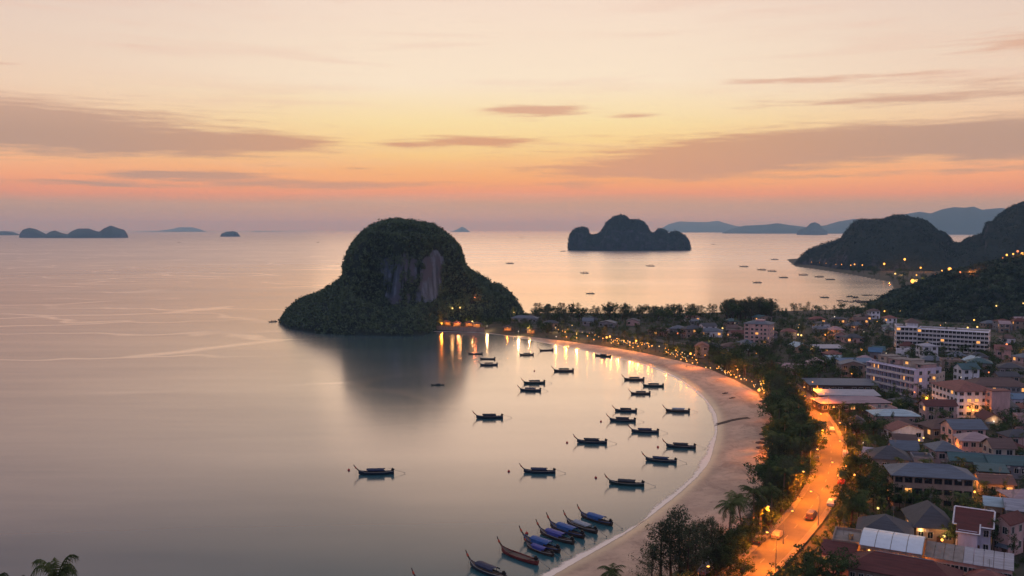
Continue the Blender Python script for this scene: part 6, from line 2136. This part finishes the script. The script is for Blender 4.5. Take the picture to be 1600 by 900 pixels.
belts = [
    ([(1290, 421), (1345, 430), (1392, 440), (1402, 452), (1450, 448), (1440, 428), (1330, 419)], 70, ('broad', 'round', 'palm', 'broad'), (8, 13), 11, 'in the far bay village under the headland'),
    ([(770, 507), (862, 512), (862, 521), (775, 516)], 20, ('broad', 'casuarina', 'broad'), (6, 9), 3.2, 'around the glowing beach huts'),
    ([(700, 498), (835, 493), (850, 515), (770, 512), (705, 509)], 46, ('broad', 'broad', 'casuarina', 'round'), (4.5, 7.5), 3.4, 'behind the lit wall at the island foot'),   # px polygon (x0,x1,y0,y1 corners as quads), count, kinds, heights, spacing, group
    ([(1206, 640), (1262, 640), (1284, 700), (1212, 715)], 48, ('broad', 'broad', 'casuarina', 'palm'), (8.5, 13), 3.6, 'between the widest sand and the bright road'),
    ([(1206, 715), (1284, 700), (1276, 745), (1232, 800), (1196, 800)], 40, ('broad', 'casuarina', 'casuarina', 'palm'), (8.5, 13), 3.2, 'between the lower beach and the bright road'),
    ([(1196, 596), (1260, 596), (1268, 645), (1212, 645)], 34, ('broad', 'casuarina', 'broad'), (9, 14), 4.2, 'at the inland corner of the beach'),
    ([(1040, 550), (1210, 560), (1226, 600), (1190, 606), (1110, 572)], 52, ('broad', 'casuarina', 'broad', 'palm'), (6.5, 11), 4.6, 'behind the middle of the beach'),
    ([(840, 506), (1040, 520), (1100, 556), (1040, 553), (960, 536), (860, 522)], 60, ('broad', 'casuarina', 'casuarina', 'round', 'palm'), (5, 10), 5.0, 'behind the far half of the beach'),
    ([(826, 492), (1090, 492), (1095, 506), (840, 506)], 92, ('casuarina', 'casuarina', 'broad', 'casuarina'), (8, 13.5), 5.5, 'on the far shore beyond the sand'),
    ([(1134, 492), (1206, 492), (1206, 502), (1134, 502)], 46, ('casuarina', 'casuarina', 'broad'), (14, 17.5), 2.7, 'in the tall grove behind the pink tower'),
    ([(1095, 491), (1136, 491), (1136, 500), (1095, 500)], 14, ('casuarina', 'palm', 'round'), (6, 11), 6, 'between the far shore and the tall grove'),
    ([(1206, 488), (1378, 484), (1380, 498), (1210, 502)], 56, ('broad', 'broad', 'palm', 'round', 'casuarina'), (6, 10.5), 6, 'along the far shore before the near hill'),
    ([(1000, 508), (1400, 508), (1400, 560), (1100, 560)], 170, ('broad', 'broad', 'round', 'palm', 'casuarina'), (5.5, 9.5), 5.5, 'among the houses around the pink tower'),
    ([(1400, 546), (1610, 546), (1610, 600), (1440, 600), (1400, 570)], 110, ('broad', 'broad', 'round', 'palm'), (5, 8.5), 5, 'below the white hotel'),
    ([(1230, 560), (1350, 560), (1350, 600), (1240, 600)], 34, ('broad', 'broad', 'round'), (6, 9.5), 5, 'between the market halls and the beach trees'),
    ([(1380, 600), (1610, 620), (1610, 700), (1330, 690), (1330, 645)], 90, ('broad', 'broad', 'round', 'palm'), (4.5, 8), 3.8, 'in the middle of the town'),
    ([(1330, 700), (1610, 700), (1610, 860), (1330, 820)], 60, ('broad', 'round', 'broad', 'palm'), (4.5, 7.5), 3.4, 'among the near roofs'),
    ([(1550, 490), (1640, 488), (1640, 545), (1550, 545)], 26, ('broad', 'broad', 'round'), (6, 9), 6, 'on the slope right of the white hotel'),
    ([(1306, 640), (1330, 640), (1345, 720), (1325, 760), (1322, 700)], 16, ('broad', 'palm', 'round'), (4.5, 7), 3.2, 'along the town side of the bright road')]


def in_poly(px, py, q):
    c = False
    for i in range(len(q)):
        (x1, y1), (x2, y2) = q[i], q[(i + 1) % len(q)]
        if (y1 > py) != (y2 > py) and px < (x2 - x1) * (py - y1) / (y2 - y1) + x1: c = not c
    return c


# trees standing right at the pavement, their crowns over the road
for i in range(34):
    s_ = 96 + (i // 2) * 9.5 + random.uniform(-2, 2); side_ = 1 if i % 2 else -1
    x, y, a = road_at(s_, side_ * (RW + random.uniform(2.0, 2.9)))
    if any((x - lx) ** 2 + (y - ly) ** 2 < 6 for lx, ly in road_lamps) or blocked(x, y, .6): continue
    kd = random.choice(('broad', 'broad', 'round', 'palm'))
    tree(kd, x, y, random.uniform(5.5, 8), f'{"palm" if kd == "palm" else "leafy street tree"} leaning over the {"beach" if side_ > 0 else "town"} edge of the bright road', 'street trees along the bright road')


desc = {'broad': 'dark leafy tree', 'casuarina': 'feathery casuarina', 'palm': 'coconut palm', 'round': 'round-headed tree'}


def tree_words(kd, x, y, h, h0, h1, where):
    sz = 'tall ' if h > h0 + .72 * (h1 - h0) else 'low ' if h < h0 + .28 * (h1 - h0) else ''
    best = None
    for (fx, fy, hw, hd, rz), (short) in zip(FOOT, SHORT):
        if not short: continue
        d_ = math.hypot(x - fx, y - fy) - max(hw, hd)
        if d_ < 9 and (best is None or d_ < best[0]):
            side_ = 'in front of' if y < fy - hd * .6 else 'behind' if y > fy + hd * .6 else 'beside'
            best = (d_, f'{side_} {short}')
    return f'{sz}{desc[kd]} {best[1]}' if best else f'{sz}{desc[kd]} {where}'


for q, n, kds, (h0, h1), sp, where in belts:
    xs_, ys_ = [p[0] for p in q], [p[1] for p in q]
    k = tries = 0
    while k < n and tries < 2500:
        tries += 1
        px, py = random.uniform(min(xs_), max(xs_)), random.uniform(min(ys_), max(ys_))
        if not in_poly(px, py, q): continue
        x, y = at(px, py, 2.7)
        if not ok_tree(x, y, 1.2) or not far_enough(x, y, sp): continue
        if sdist([(x, y)], coast)[0] < 6: continue
        kd = random.choice(kds); h = random.uniform(h0, h1)
        lab_ = tree_words(kd, x, y, h, h0, h1, where)
        if lab_.endswith(where):
            fx_ = (px - min(xs_)) / (max(xs_) - min(xs_)); fy_ = (py - min(ys_)) / (max(ys_) - min(ys_))
            lab_ += f', {"left" if fx_ < .33 else "middle" if fx_ < .67 else "right"} third, {"back" if fy_ < .45 else "front"} rows'
            grp_ = f'{desc[kd]}s {where}'
        else:
            grp_ = 'trees close to the small town houses'
        tree(kd, x, y, h, lab_, grp_)
        k += 1

# undergrowth and hedges that nobody could count
U, UR = [], []
tries = 0
while len(U) < 5200 and tries < 60000:
    tries += 1
    px = random.uniform(840, 1640); py = 492 + 430 * random.random() ** 1.7
    x, y = at(px, py, 2.7)
    if y < 140: continue
    U.append((x, y, 0)); UR.append(random.uniform(.5, 1.25) * (1 + y / 700))
U = np.array(U); UR = np.array(UR)
dl = sdist(U[:, :2], land_poly); dr = pdist(U[:, :2], RC); dc_ = sdist(U[:, :2], coast)
keep = (dl > .5) & (dr > 5.6) & (dc_ > 8)
keep &= np.array([not blocked(x, y, .8) for x, y, _ in U])
U, UR = U[keep], UR[keep]
U[:, 2] = zland(U[:, :2]) + UR * .35
V, T = clumps(U, UR, 22, .42, .8)
tag(inst('undergrowth', fast_mesh('undergrowth', V, T, [L_BROAD])), 'low bushes and hedges filling the ground between houses and trees', kind='stuff', cat='undergrowth')
plant_all()
print('TREES', len(tree_xy), 'FEET', len(FOOT), 'OBJ', len(sc.objects))

for o_ in sc.objects:
    if o_.parent is None and 'label' in o_ and len(o_['label'].split()) > 16: print('LONG', o_.name, o_['label'])
